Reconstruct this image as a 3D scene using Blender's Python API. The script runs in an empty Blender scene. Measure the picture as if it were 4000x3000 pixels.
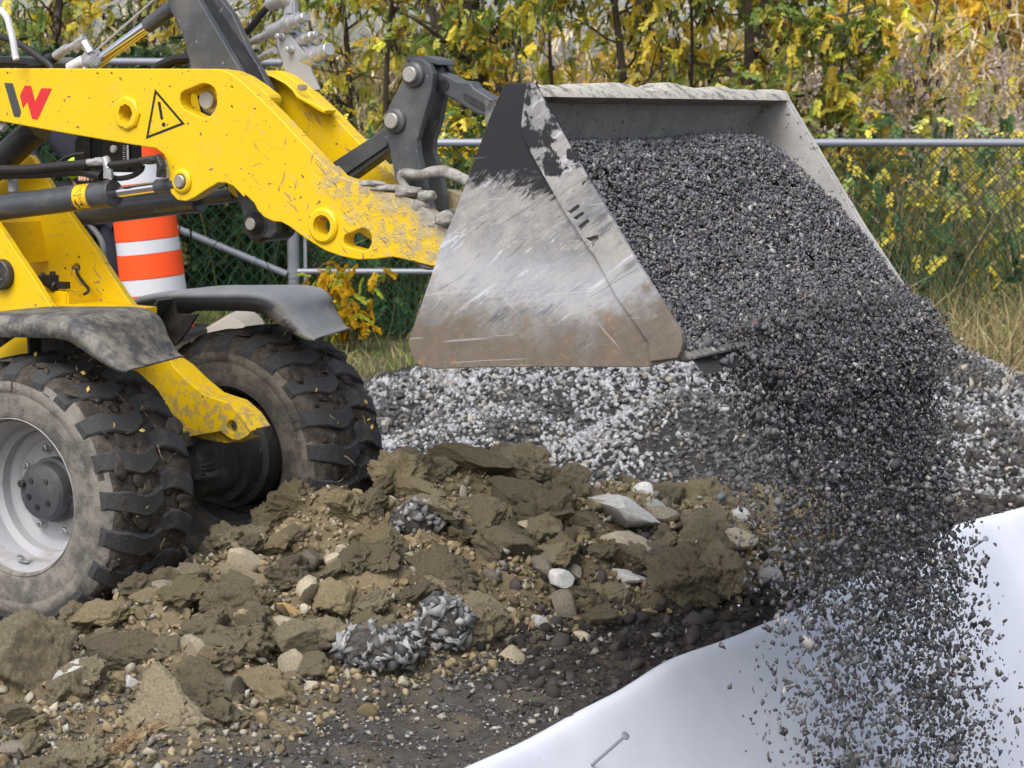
import bpy, bmesh, math, random
import numpy as np
from mathutils import Vector, Matrix

random.seed(11)
rng = np.random.default_rng(11)
scene = bpy.context.scene
COL = scene.collection

# ------------------------------------------------------------------ camera, sky, sun, exposure
PIT, ZC, FP = 0.13, 1.954, 8000.0            # pitch, eye height, focal length in pixels of a 4000 wide frame
cam_data = bpy.data.cameras.new("camera")
cam = bpy.data.objects.new("camera", cam_data)
COL.objects.link(cam)
cam.location = (0, 0, ZC)
cam.rotation_euler = (math.pi / 2 - PIT, 0, 0)
cam_data.sensor_width = 36.0
cam_data.lens = FP / 4000 * 36.0
cam_data.clip_start = 0.1
cam_data.clip_end = 900
cam_data.dof.use_dof = True
cam_data.dof.focus_distance = 7.2
cam_data.dof.aperture_fstop = 6.5
scene.camera = cam

SUN_EL, SUN_AZ = math.radians(52), math.radians(205)   # azimuth clockwise from +Y
world = bpy.data.worlds.new("World")
scene.world = world
world.use_nodes = True
wn = world.node_tree
wn.nodes.clear()
w_out = wn.nodes.new("ShaderNodeOutputWorld")
w_bg = wn.nodes.new("ShaderNodeBackground")
w_hs = wn.nodes.new("ShaderNodeHueSaturation")
w_sky = wn.nodes.new("ShaderNodeTexSky")
w_sky.sky_type = 'NISHITA'
w_sky.sun_disc = False
w_sky.sun_elevation = SUN_EL
w_sky.sun_rotation = SUN_AZ
w_sky.air_density = 1.0
w_sky.dust_density = 4.0
w_sky.ozone_density = 1.0
w_hs.inputs["Saturation"].default_value = 0.55      # thin overcast: a whiter sky
w_bg.inputs["Strength"].default_value = 0.15
wn.links.new(w_sky.outputs[0], w_hs.inputs["Color"])
wn.links.new(w_hs.outputs[0], w_bg.inputs["Color"])
wn.links.new(w_bg.outputs[0], w_out.inputs["Surface"])

sun_data = bpy.data.lights.new("sun", 'SUN')
sun_data.energy = 1.15
sun_data.angle = math.radians(38)
sun_data.color = (1.0, 0.98, 0.955)
sun = bpy.data.objects.new("sun", sun_data)
COL.objects.link(sun)
sdir = Vector((math.sin(SUN_AZ) * math.cos(SUN_EL), math.cos(SUN_AZ) * math.cos(SUN_EL), math.sin(SUN_EL)))
sun.rotation_euler = sdir.to_track_quat('Z', 'Y').to_euler()
sun.location = sdir * 40

scene.view_settings.view_transform = 'Standard'
scene.view_settings.look = 'None'
scene.view_settings.exposure = 0.62
scene.view_settings.gamma = 1.0
scene.view_settings.use_curve_mapping = False
scene.render.engine = 'CYCLES'
scene.cycles.max_bounces = 6
scene.cycles.diffuse_bounces = 3
scene.cycles.glossy_bounces = 3
scene.cycles.transmission_bounces = 3
scene.cycles.transparent_max_bounces = 4
scene.cycles.use_denoising = True

# ------------------------------------------------------------------ measuring helpers (survey of the photograph)
TH = 0.5568                                            # heading of the loader
OX, OY = -1.857, 7.535                                 # foot of its near front wheel
FV = np.array([math.cos(TH), -math.sin(TH), 0.0])      # forward
LV = np.array([math.sin(TH), math.cos(TH), 0.0])       # across, away from the camera
OV = np.array([OX, OY, 0.0])

def ray(u, v):
    c, s = math.cos(PIT), math.sin(PIT)
    cx, cy = (u - 2000) / FP, (1500 - v) / FP
    return np.array([cx, c + s * cy, -s + c * cy])

def mach(u, v, q):
    """point of the loader's upright plane at offset q -> (forward, height)"""
    d = ray(u, v); C = np.array([0, 0, ZC])
    k = (q - (C - OV) @ LV) / (d @ LV)
    P = C + d * k
    return float((P - OV) @ FV), float(P[2])

def at(u, v, D):
    d = ray(u, v)
    return Vector(np.array([0, 0, ZC]) + d * (D / d[1]))

def tq(x, y):
    dx, dy = x - OX, y - OY
    return dx * FV[0] + dy * FV[1], dx * LV[0] + dy * LV[1]

def xy(t, q):
    return OX + t * FV[0] + q * LV[0], OY + t * FV[1] + q * LV[1]

# the zoomed crops the outlines were measured on -> photograph pixels
def zA(x, y): return x / 1.6385, y / 1.6385
def zB(x, y): return 1300 + x / 1.6385, y / 1.6385
def z1(x, y): return 900 + x / 2.212, 500 + y / 2.212
def z2(x, y): return x / 3.0157, 450 + y / 3.0157
def z3(x, y): return x / 2.4578, 950 + y / 2.4578
def z4(x, y): return 500 + x / 1.659, 1100 + y / 1.659
def z5(x, y): return x / 1.3824, 1250 + y / 1.3824
def z6(x, y): return 900 + x / 3.6873, y / 3.6873
def z7(x, y): return 1900 + x / 2.0109, 250 + y / 2.0109
def z8(x, y): return 1400 + x / 1.4747, 1000 + y / 1.4747
def zO(x, y): return x * 1.8083, y * 1.8083

def tr(fn, pts, q):
    return [mach(*fn(*p), q) for p in pts]

# ------------------------------------------------------------------ numeric noise
def _hash(ix, iy, iz, seed):
    n = (ix * 374761393 + iy * 668265263 + iz * 2147483647 + seed * 974634777) & 0xFFFFFFFF
    n = ((n ^ (n >> 13)) * 1274126177) & 0xFFFFFFFF
    n = (n ^ (n >> 16)) & 0xFFFFFFFF
    return n / 4294967295.0

def vnoise(p, seed=0):
    p = np.asarray(p, float)
    i = np.floor(p).astype(np.int64); f = p - i
    f = f * f * (3 - 2 * f)
    r = 0
    for a in (0, 1):
        for b in (0, 1):
            for c in (0, 1):
                w = (f[..., 0] if a else 1 - f[..., 0]) * (f[..., 1] if b else 1 - f[..., 1]) * (f[..., 2] if c else 1 - f[..., 2])
                r = r + w * _hash(i[..., 0] + a, i[..., 1] + b, i[..., 2] + c, seed)
    return r * 2 - 1

def fbm(p, octaves=4, seed=0, gain=0.5):
    p = np.asarray(p, float); s = 0; a = 1; t = 0
    for k in range(octaves):
        s = s + a * vnoise(p, seed + k * 17); t += a; a *= gain; p = p * 2.03 + 11.3
    return s / t

def sstep(x, a, b):
    k = np.clip((x - a) / (b - a), 0, 1)
    return k * k * (3 - 2 * k)

# ------------------------------------------------------------------ mesh helpers
def link(o, parent=None):
    COL.objects.link(o)
    if parent is not None:
        o.parent = parent
    return o

def np_mesh(name, V, Fc, mat=None, colors=None, smooth=False, sharp=None):
    """V (n,3); Fc (m,k) array of equal sized faces or list of mixed faces"""
    me = bpy.data.meshes.new(name)
    V = np.asarray(V, np.float32)
    if isinstance(Fc, np.ndarray):
        m, k = Fc.shape
        me.vertices.add(len(V)); me.vertices.foreach_set("co", V.ravel())
        me.loops.add(m * k); me.loops.foreach_set("vertex_index", Fc.astype(np.int32).ravel())
        me.polygons.add(m)
        me.polygons.foreach_set("loop_start", np.arange(0, m * k, k, dtype=np.int32))
        me.polygons.foreach_set("loop_total", np.full(m, k, np.int32))
        me.update(calc_edges=True)
    else:
        me.from_pydata([tuple(map(float, v)) for v in V], [], Fc)
    if colors is not None:
        c = np.ones((len(V), 4), np.float32); c[:, :3] = colors
        ca = me.color_attributes.new("Col", 'FLOAT_COLOR', 'POINT')
        ca.data.foreach_set("color", c.ravel())
    if smooth:
        me.polygons.foreach_set("use_smooth", np.ones(len(me.polygons), bool))
        if sharp:
            me.set_sharp_from_angle(angle=sharp)
    if mat:
        me.materials.append(mat)
    return me

class MB:
    """collects shapes, builds them as one mesh object"""
    def __init__(self): self.v = []; self.f = []
    def add(self, V, F):
        b = len(self.v); self.v += [tuple(map(float, p)) for p in V]
        self.f += [tuple(i + b for i in f) for f in F]; return self
    def box(self, c, s, rot=None):
        R = rot or Matrix.Identity(3); V = []
        for x in (-.5, .5):
            for y in (-.5, .5):
                for z in (-.5, .5):
                    V.append(Vector(c) + R @ Vector((x * s[0], y * s[1], z * s[2])))
        return self.add(V, [(0, 1, 3, 2), (4, 6, 7, 5), (0, 4, 5, 1), (2, 3, 7, 6), (0, 2, 6, 4), (1, 5, 7, 3)])
    def lathe(self, p0, p1, prof, n=24, caps=True):
        """prof [(distance along p0->p1 in metres, radius)]"""
        p0, p1 = Vector(p0), Vector(p1); ax = (p1 - p0).normalized()
        a = ax.orthogonal().normalized(); b = ax.cross(a)
        V = []; Fc = []
        for d, r in prof:
            for i in range(n):
                g = 2 * math.pi * i / n
                V.append(p0 + ax * d + (a * math.cos(g) + b * math.sin(g)) * r)
        for k in range(len(prof) - 1):
            for i in range(n):
                j = (i + 1) % n
                Fc.append((k * n + i, k * n + j, (k + 1) * n + j, (k + 1) * n + i))
        if caps:
            Fc.append(tuple(range(n - 1, -1, -1)))
            Fc.append(tuple((len(prof) - 1) * n + i for i in range(n)))
        return self.add(V, Fc)
    def cyl(self, p0, p1, r, n=20, r1=None, bev=0.0):
        L = (Vector(p1) - Vector(p0)).length; r1 = r if r1 is None else r1
        if bev:
            return self.lathe(p0, p1, [(0, r - bev), (bev, r), (L - bev, r1), (L, r1 - bev)], n)
        return self.lathe(p0, p1, [(0, r), (L, r1)], n)
    def tube(self, pts, r, n=8, smooth=True, sub=5):
        P = [Vector(p) for p in pts]
        rr = list(r) if isinstance(r, (list, tuple)) else [r] * len(P)
        if smooth and len(P) > 2:
            Q = []; RR = []
            for i in range(len(P) - 1):
                a, b, c, d = P[max(i - 1, 0)], P[i], P[i + 1], P[min(i + 2, len(P) - 1)]
                for k in range(sub):
                    t = k / sub
                    Q.append(0.5 * (2 * b + (c - a) * t + (2 * a - 5 * b + 4 * c - d) * t * t + (3 * b - a - 3 * c + d) * t ** 3))
                    RR.append(rr[i] * (1 - t) + rr[i + 1] * t)
            Q.append(P[-1]); RR.append(rr[-1]); P, rr = Q, RR
        V = []; Fc = []
        t0 = (P[1] - P[0]).normalized(); nrm = t0.orthogonal().normalized()
        for i, p in enumerate(P):
            t = (P[min(i + 1, len(P) - 1)] - P[max(i - 1, 0)])
            t = t.normalized() if t.length > 1e-9 else t0
            nrm = (nrm - t * nrm.dot(t)); nrm = nrm.normalized() if nrm.length > 1e-6 else t.orthogonal().normalized()
            bi = t.cross(nrm)
            for k in range(n):
                g = 2 * math.pi * k / n
                V.append(p + (nrm * math.cos(g) + bi * math.sin(g)) * rr[i])
        for i in range(len(P) - 1):
            for k in range(n):
                j = (k + 1) % n
                Fc.append((i * n + k, i * n + j, (i + 1) * n + j, (i + 1) * n + k))
        Fc.append(tuple(range(n - 1, -1, -1))); Fc.append(tuple((len(P) - 1) * n + k for k in range(n)))
        return self.add(V, Fc)
    def prism(self, poly, q0, q1):
        """poly [(t,z)] extruded along the machine's y"""
        n = len(poly)
        V = [(t, q0, z) for t, z in poly] + [(t, q1, z) for t, z in poly]
        Fc = [tuple(range(n)), tuple(range(2 * n - 1, n - 1, -1))]
        for i in range(n):
            j = (i + 1) % n
            Fc.append((i, i + n, j + n, j))
        return self.add(V, Fc)
    def build(self, name, mat, parent=None, smooth=True, sharp=0.6, bevel=0.0):
        me = bpy.data.meshes.new(name)
        me.from_pydata(self.v, [], self.f)
        bm = bmesh.new(); bm.from_mesh(me)
        bmesh.ops.recalc_face_normals(bm, faces=bm.faces)
        if bevel:
            ed = [e for e in bm.edges if len(e.link_faces) == 2 and e.calc_face_angle(0) > 0.5]
            bmesh.ops.bevel(bm, geom=ed, offset=bevel, segments=2, affect='EDGES', clamp_overlap=True)
        bm.to_mesh(me); bm.free()
        if smooth:
            me.polygons.foreach_set("use_smooth", np.ones(len(me.polygons), bool))
            me.set_sharp_from_angle(angle=sharp)
        if mat: me.materials.append(mat)
        return link(bpy.data.objects.new(name, me), parent)

def circle(c, r, n=28):
    return [(c[0] + r * math.cos(2 * math.pi * i / n), c[1] + r * math.sin(2 * math.pi * i / n)) for i in range(n)]

def plate(name, poly, q0, q1, mat, parent=None, holes=(), bevel=0.003):
    """flat plate with holes; outline in (forward, height), thickness q0..q1, slightly rounded edges"""
    cu = bpy.data.curves.new("outline", 'CURVE'); cu.dimensions = '2D'; cu.fill_mode = 'BOTH'
    cu.extrude = max((q1 - q0) / 2 - bevel, 0.0002); cu.bevel_depth = bevel; cu.bevel_resolution = 1
    cu.offset = -bevel
    for loop in [poly] + list(holes):
        sp = cu.splines.new('POLY'); sp.points.add(len(loop) - 1); sp.use_cyclic_u = True
        for i, p in enumerate(loop): sp.points[i].co = (p[0], p[1], 0, 1)
    tmp = bpy.data.objects.new("outline", cu); COL.objects.link(tmp)
    dg = bpy.context.evaluated_depsgraph_get()
    me = bpy.data.meshes.new_from_object(tmp.evaluated_get(dg))
    bpy.data.objects.remove(tmp); bpy.data.curves.remove(cu)
    n = len(me.vertices); co = np.empty(n * 3, np.float32); me.vertices.foreach_get("co", co); co = co.reshape(-1, 3)
    out = np.stack([co[:, 0], (q0 + q1) / 2 + co[:, 2], co[:, 1]], 1)
    me.vertices.foreach_set("co", out.ravel())
    bm = bmesh.new(); bm.from_mesh(me)
    bmesh.ops.remove_doubles(bm, verts=bm.verts, dist=1e-5)
    bmesh.ops.recalc_face_normals(bm, faces=bm.faces); bm.to_mesh(me); bm.free()
    me.name = name; me.materials.clear(); me.materials.append(mat)
    me.polygons.foreach_set("use_smooth", np.ones(len(me.polygons), bool)); me.set_sharp_from_angle(angle=0.2)
    return link(bpy.data.objects.new(name, me), parent)

def thing(name, label, cat, loc=(0, 0, 0), rotz=0.0, group=None):
    o = bpy.data.objects.new(name, None); COL.objects.link(o)
    o.location = loc; o.rotation_euler = (0, 0, rotz); o.empty_display_size = 0.2
    return tag(o, label, cat, group)

def tag(o, label=None, cat=None, group=None, kind=None):
    if label: o['label'] = label
    if cat: o['category'] = cat
    if group: o['group'] = group
    if kind: o['kind'] = kind
    return o

def ico(sub):
    bm = bmesh.new(); bmesh.ops.create_icosphere(bm, subdivisions=sub, radius=1.0)
    V = np.array([v.co[:] for v in bm.verts]); Fc = np.array([[v.index for v in f.verts] for f in bm.faces]); bm.free()
    return V, Fc

def rand_rot(n, g):
    q = g.normal(size=(n, 4)); q /= np.linalg.norm(q, axis=1, keepdims=True)
    w, x, y, z = q.T
    return np.stack([np.stack([1 - 2 * (y * y + z * z), 2 * (x * y - z * w), 2 * (x * z + y * w)], 1),
                     np.stack([2 * (x * y + z * w), 1 - 2 * (x * x + z * z), 2 * (y * z - x * w)], 1),
                     np.stack([2 * (x * z - y * w), 2 * (y * z + x * w), 1 - 2 * (x * x + y * y)], 1)], 1)

def euler_rot(yaw, pitch, roll):
    n = len(yaw); cy, sy, cp, sp, cr, sr = np.cos(yaw), np.sin(yaw), np.cos(pitch), np.sin(pitch), np.cos(roll), np.sin(roll)
    o, z = np.ones(n), np.zeros(n)
    Rz = np.stack([np.stack([cy, -sy, z], 1), np.stack([sy, cy, z], 1), np.stack([z, z, o], 1)], 1)
    Ry = np.stack([np.stack([cp, z, sp], 1), np.stack([z, o, z], 1), np.stack([-sp, z, cp], 1)], 1)
    Rx = np.stack([np.stack([o, z, z], 1), np.stack([z, cr, -sr], 1), np.stack([z, sr, cr], 1)], 1)
    return Rz @ Ry @ Rx

def scatter(name, shapes, P, R, S, C, mat, stretch=None, smooth=False):
    """many small real pieces joined in one mesh; shapes list of (V,F); P (n,3), R (n,3,3), S (n,3), C (n,3)"""
    n = len(P); pick = rng.integers(0, len(shapes), n); VV = []; FF = []; CC = []; base = 0
    for k, (V, Fc) in enumerate(shapes):
        idx = np.where(pick == k)[0]
        if not len(idx): continue
        L = V[None] * S[idx][:, None, :]
        W = np.einsum('nij,nvj->nvi', R[idx], L)
        if stretch is not None: W = W * np.array(stretch)[None, None]
        W = W + P[idx][:, None, :]
        m = len(V)
        VV.append(W.reshape(-1, 3))
        FF.append((Fc[None] + (np.arange(len(idx)) * m)[:, None, None] + base).reshape(-1, Fc.shape[1]))
        CC.append(np.repeat(C[idx], m, 0)); base += len(idx) * m
    me = np_mesh(name, np.concatenate(VV), np.concatenate(FF), mat, np.concatenate(CC), smooth=smooth)
    return link(bpy.data.objects.new(name, me))
# ------------------------------------------------------------------ materials
class NT:
    def __init__(self, name, rough=0.6, metal=0.0, spec=0.5):
        self.m = bpy.data.materials.new(name); self.m.use_nodes = True
        self.t = self.m.node_tree; self.b = self.t.nodes["Principled BSDF"]
        self.b.inputs["Roughness"].default_value = rough; self.b.inputs["Metallic"].default_value = metal
        self.b.inputs["Specular IOR Level"].default_value = spec
        self.tc = self.t.nodes.new("ShaderNodeTexCoord"); self.obj = self.tc.outputs["Object"]
        self._sep = None
    def n(self, k, **kw):
        x = self.t.nodes.new(k)
        for a, b in kw.items(): setattr(x, a, b)
        return x
    def l(self, a, b): self.t.links.new(a, b)
    def put(self, sock, v):
        if isinstance(v, (int, float)): sock.default_value = v
        elif isinstance(v, tuple): sock.default_value = (*v, 1.0)[:4] if len(sock.default_value) == 4 else v
        else: self.l(v, sock)
    def mapv(self, scale=(1, 1, 1), rot=(0, 0, 0), loc=(0, 0, 0)):
        r = self.n("ShaderNodeMapping"); self.l(self.obj, r.inputs[0]); r.inputs["Rotation"].default_value = rot
        x = self.n("ShaderNodeMapping"); self.l(r.outputs[0], x.inputs[0])
        x.inputs["Scale"].default_value = scale; x.inputs["Location"].default_value = loc
        return x.outputs[0]
    def noise(self, scale, detail=4, rough=0.55, vec=None, dist=0.0):
        x = self.n("ShaderNodeTexNoise"); self.l(vec or self.obj, x.inputs["Vector"])
        x.inputs["Scale"].default_value = scale; x.inputs["Detail"].default_value = detail
        x.inputs["Roughness"].default_value = rough; x.inputs["Distortion"].default_value = dist
        return x.outputs["Fac"]
    def voro(self, scale, vec=None, feature='F1', out="Distance"):
        x = self.n("ShaderNodeTexVoronoi", feature=feature); self.l(vec or self.obj, x.inputs["Vector"])
        x.inputs["Scale"].default_value = scale; return x.outputs[out]
    def step(self, v, a, b):
        x = self.n("ShaderNodeMapRange", interpolation_type='SMOOTHSTEP'); self.put(x.inputs[0], v)
        x.inputs[1].default_value = a; x.inputs[2].default_value = b; return x.outputs[0]
    def math(self, op, a, b=0.0):
        x = self.n("ShaderNodeMath", operation=op); self.put(x.inputs[0], a); self.put(x.inputs[1], b); return x.outputs[0]
    def mix(self, f, a, b, mode='MIX'):
        x = self.n("ShaderNodeMix", data_type='RGBA', blend_type=mode); self.put(x.inputs["Factor"], f)
        self.put(x.inputs[6], a); self.put(x.inputs[7], b); return x.outputs[2]
    def xyz(self):
        if not self._sep:
            self._sep = self.n("ShaderNodeSeparateXYZ"); self.l(self.obj, self._sep.inputs[0])
        return self._sep.outputs
    def attr(self, name="Col"):
        x = self.n("ShaderNodeAttribute"); x.attribute_name = name; return x.outputs["Color"]
    def rnd(self):
        return self.n("ShaderNodeObjectInfo").outputs["Random"]
    def color(self, c): self.put(self.b.inputs["Base Color"], c); return self
    def rough(self, r): self.put(self.b.inputs["Roughness"], r); return self
    def bump(self, h, strength=0.4, dist=0.01):
        x = self.n("ShaderNodeBump"); self.put(x.inputs["Height"], h)
        x.inputs["Strength"].default_value = strength; x.inputs["Distance"].default_value = dist
        self.l(x.outputs[0], self.b.inputs["Normal"]); return self

def simple(name, c, rough=0.5, metal=0.0, var=0.18, scale=9, bump=0.0):
    k = NT(name, rough, metal)
    f = k.noise(scale, 5)
    k.color(k.mix(f, tuple(x * (1 - var) for x in c), tuple(min(x * (1 + var), 1) for x in c)))
    k.rough(k.math('ADD', rough - 0.1, k.math('MULTIPLY', f, 0.2)))
    if bump: k.bump(k.noise(scale * 6, 3), bump, 0.004)
    return k.m

YEL = (0.76, 0.50, 0.004)
def yellow_paint(name, dirt=0.5, arm=False):
    k = NT(name, 0.38)
    big = k.noise(2.2, 5); c = k.mix(big, tuple(x * 0.93 for x in YEL), tuple(min(1, x * 1.06) for x in YEL))
    c = k.mix(k.math('MULTIPLY', k.step(k.noise(7, 6, 0.65), 0.52, 0.75), 0.16 * dirt * 2), c, (0.42, 0.33, 0.17))
    specks = k.step(k.noise(42, 2, 0.5), 0.70, 0.73)
    c = k.mix(specks, c, (0.20, 0.13, 0.08))
    X, Y, Z = k.xyz()
    zone = k.step(X, 0.1, 1.2) if arm else k.step(k.noise(1.5, 2), 0.5, 0.7)
    for i, (rot, sc, lo) in enumerate((((0, -0.75, 0), (7, 7, 48), 0.635), ((0, -0.5, 0), (10, 9, 80), 0.66), ((0, 1.25, 0), (6, 6, 40), 0.655), ((0, 0.15, 0), (9, 9, 50), 0.665))):
        s = k.noise(1.0, 3, 0.6, k.mapv(sc, rot, (i * 3.1, i * 1.7, 0)))
        s = k.math('MULTIPLY', k.step(s, lo, lo + 0.03), zone)
        c = k.mix(s, c, ((0.27, 0.18, 0.10), (0.52, 0.42, 0.22), (0.33, 0.22, 0.12), (0.25, 0.17, 0.1))[i])
    rg = k.math('ADD', 0.33, k.math('MULTIPLY', big, 0.15))
    if arm:                                             # dried grey mud over the front end, thickest along its upper edge
        edge = k.math('ADD', k.math('MULTIPLY', X, 0.62), Z)     # grows towards the front top
        g = k.math('ADD', edge, k.math('MULTIPLY', k.noise(9, 6, 0.7), 0.42))
        mud = k.step(g, 2.59, 2.77)
        thin = k.math('MULTIPLY', k.step(g, 2.43, 2.68), k.step(k.noise(28, 5, 0.75), 0.42, 0.6))
        mcol = k.mix(k.noise(30, 5), (0.24, 0.22, 0.19), (0.42, 0.40, 0.36))
        front = k.step(X, 0.93, 1.10)
        mm = k.math('MULTIPLY', k.math('MAXIMUM', mud, k.math('MULTIPLY', thin, 0.8)), front)
        c = k.mix(mm, c, mcol); rg = k.math('ADD', rg, k.math('MULTIPLY', mm, 0.4))
        k.bump(k.math('ADD', k.math('MULTIPLY', mm, k.noise(40, 5, 0.7)), k.math('MULTIPLY', k.noise(250, 2), 0.02)), 0.5, 0.02)
    else:                                               # splashed soil on the lower frame
        lowm = k.math('MULTIPLY', k.step(k.math('ADD', Z, k.math('MULTIPLY', k.noise(7, 5, 0.7), 0.5)), 1.22, 1.0), k.step(k.noise(24, 5, 0.7), 0.44, 0.58))
        c = k.mix(k.math('MULTIPLY', lowm, 0.7), c, (0.26, 0.205, 0.13)); rg = k.math('ADD', rg, k.math('MULTIPLY', lowm, 0.4))
    k.color(c); k.rough(rg)
    return k.m

m_yel = yellow_paint("yellow_paint", 0.5)
m_arm = yellow_paint("yellow_arm_paint", 0.6, True)
def grey_paint(name, c, dust=0.5, rough=0.45):
    k = NT(name, rough)
    f = k.step(k.noise(5, 6, 0.65), 0.42, 0.75)
    cc = k.mix(k.math('MULTIPLY', f, dust), c, (0.20, 0.19, 0.17))
    sc = k.step(k.noise(1.0, 3, 0.6, k.mapv((8, 8, 70), (0, 0.9, 0))), 0.69, 0.73)
    cc = k.mix(k.math('MULTIPLY', sc, 0.7), cc, (0.30, 0.29, 0.27))
    sp = k.step(k.noise(55, 2), 0.72, 0.75)
    cc = k.mix(k.math('MULTIPLY', sp, 0.8), cc, (0.33, 0.30, 0.25))
    k.color(cc).rough(k.math('ADD', rough - 0.1, k.math('MULTIPLY', f, 0.3)))
    return k.m
m_grey = grey_paint("anthracite_paint", (0.055, 0.060, 0.068), 0.5)
m_cyl = grey_paint("cylinder_paint", (0.060, 0.066, 0.076), 0.35, 0.38)
m_dark = grey_paint("dark_steel", (0.018, 0.018, 0.020), 0.3, 0.5)
m_silver = simple("zinc_fitting", (0.46, 0.46, 0.47), 0.42, 0.55, 0.2, 30)
m_pin = simple("bare_steel_pin", (0.42, 0.40, 0.36), 0.42, 0.6, 0.2, 25)
m_chrome = simple("chrome_rod", (0.80, 0.80, 0.82), 0.13, 1.0, 0.03, 6)
m_rubber = simple("black_hose_rubber", (0.014, 0.014, 0.015), 0.55, 0, 0.4, 20)
m_white = simple("white_rail_paint", (0.62, 0.63, 0.65), 0.4, 0, 0.1, 12)
m_lgrey = simple("light_grey_paint", (0.30, 0.31, 0.33), 0.45, 0, 0.15, 14)
m_blackpr = simple("black_print", (0.012, 0.012, 0.012), 0.5, 0, 0.2, 40)
m_redpr = simple("red_print", (0.62, 0.025, 0.03), 0.45, 0, 0.1, 20)
m_greypr = simple("dark_grey_print", (0.055, 0.06, 0.065), 0.5, 0, 0.1, 20)
m_stick = simple("yellow_sticker", (0.82, 0.50, 0.02), 0.4, 0, 0.06, 20)

def muddy(name, base, mud, lo, hi, sc, rough=0.75, fine=0.3, bumpd=0.012):
    k = NT(name, rough, 0, 0.3)
    a = k.step(k.noise(sc, 7, 0.7), lo, hi)
    m2 = k.mix(k.noise(sc * 4, 4), tuple(x * 0.75 for x in mud), tuple(x * 1.2 for x in mud))
    c = k.mix(a, base, m2)
    c = k.mix(k.math('MULTIPLY', k.step(k.noise(sc * 7, 4, 0.7), 0.55, 0.7), fine), c, tuple(x * 0.45 for x in mud))
    k.color(c)
    k.bump(k.math('ADD', k.math('MULTIPLY', a, 0.5), k.noise(sc * 9, 5, 0.7)), 0.5, bumpd)
    return k.m
m_side = muddy("dusty_tyre_sidewall", (0.10, 0.095, 0.088), (0.215, 0.200, 0.175), 0.36, 0.58, 7, 0.85)
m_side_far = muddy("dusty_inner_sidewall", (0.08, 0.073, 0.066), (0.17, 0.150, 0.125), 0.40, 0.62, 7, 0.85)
m_lug = muddy("tread_rubber", (0.044, 0.045, 0.048), (0.115, 0.107, 0.097), 0.48, 0.72, 9, 0.6, 0.4)
m_tread_mud = muddy("caked_tread_mud", (0.050, 0.043, 0.038), (0.120, 0.102, 0.085), 0.40, 0.65, 14, 0.95, 0.5, 0.03)
m_rim = muddy("silver_grey_rim_paint", (0.38, 0.38, 0.40), (0.25, 0.24, 0.22), 0.52, 0.72, 5, 0.4, 0.15, 0.002)
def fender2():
    k = NT("black_fender_painted_sheen_dusty_tip", 0.42, 0, 0.5)
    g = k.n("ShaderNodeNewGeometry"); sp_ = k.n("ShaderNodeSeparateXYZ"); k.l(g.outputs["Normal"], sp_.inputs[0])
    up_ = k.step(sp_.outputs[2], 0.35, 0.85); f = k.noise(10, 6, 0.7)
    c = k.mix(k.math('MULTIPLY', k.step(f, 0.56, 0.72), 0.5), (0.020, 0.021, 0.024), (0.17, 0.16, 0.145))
    c = k.mix(k.math('MULTIPLY', up_, k.math('ADD', 0.55, k.math('MULTIPLY', f, 0.6))), c, (0.55, 0.55, 0.56))  # pale sky reflection on upward faces, painted into the base colour
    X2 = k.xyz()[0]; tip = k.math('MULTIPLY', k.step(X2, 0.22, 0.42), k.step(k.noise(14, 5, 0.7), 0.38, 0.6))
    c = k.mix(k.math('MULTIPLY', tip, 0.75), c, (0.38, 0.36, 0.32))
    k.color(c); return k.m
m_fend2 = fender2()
m_fend = muddy("muddy_black_fender", (0.05, 0.054, 0.062), (0.21, 0.198, 0.172), 0.36, 0.64, 13, 0.55, 0.25, 0.004)
m_axle = muddy("grimy_axle_paint", (0.055, 0.056, 0.058), (0.13, 0.115, 0.095), 0.42, 0.68, 8, 0.7)
m_clay = muddy("dried_clay", (0.22, 0.205, 0.18), (0.40, 0.385, 0.35), 0.38, 0.62, 22, 0.95, 0.45, 0.02)
m_gravdust = muddy("gravel_dust", (0.15, 0.145, 0.135), (0.30, 0.285, 0.26), 0.4, 0.62, 40, 0.95, 0.4, 0.02)

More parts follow.
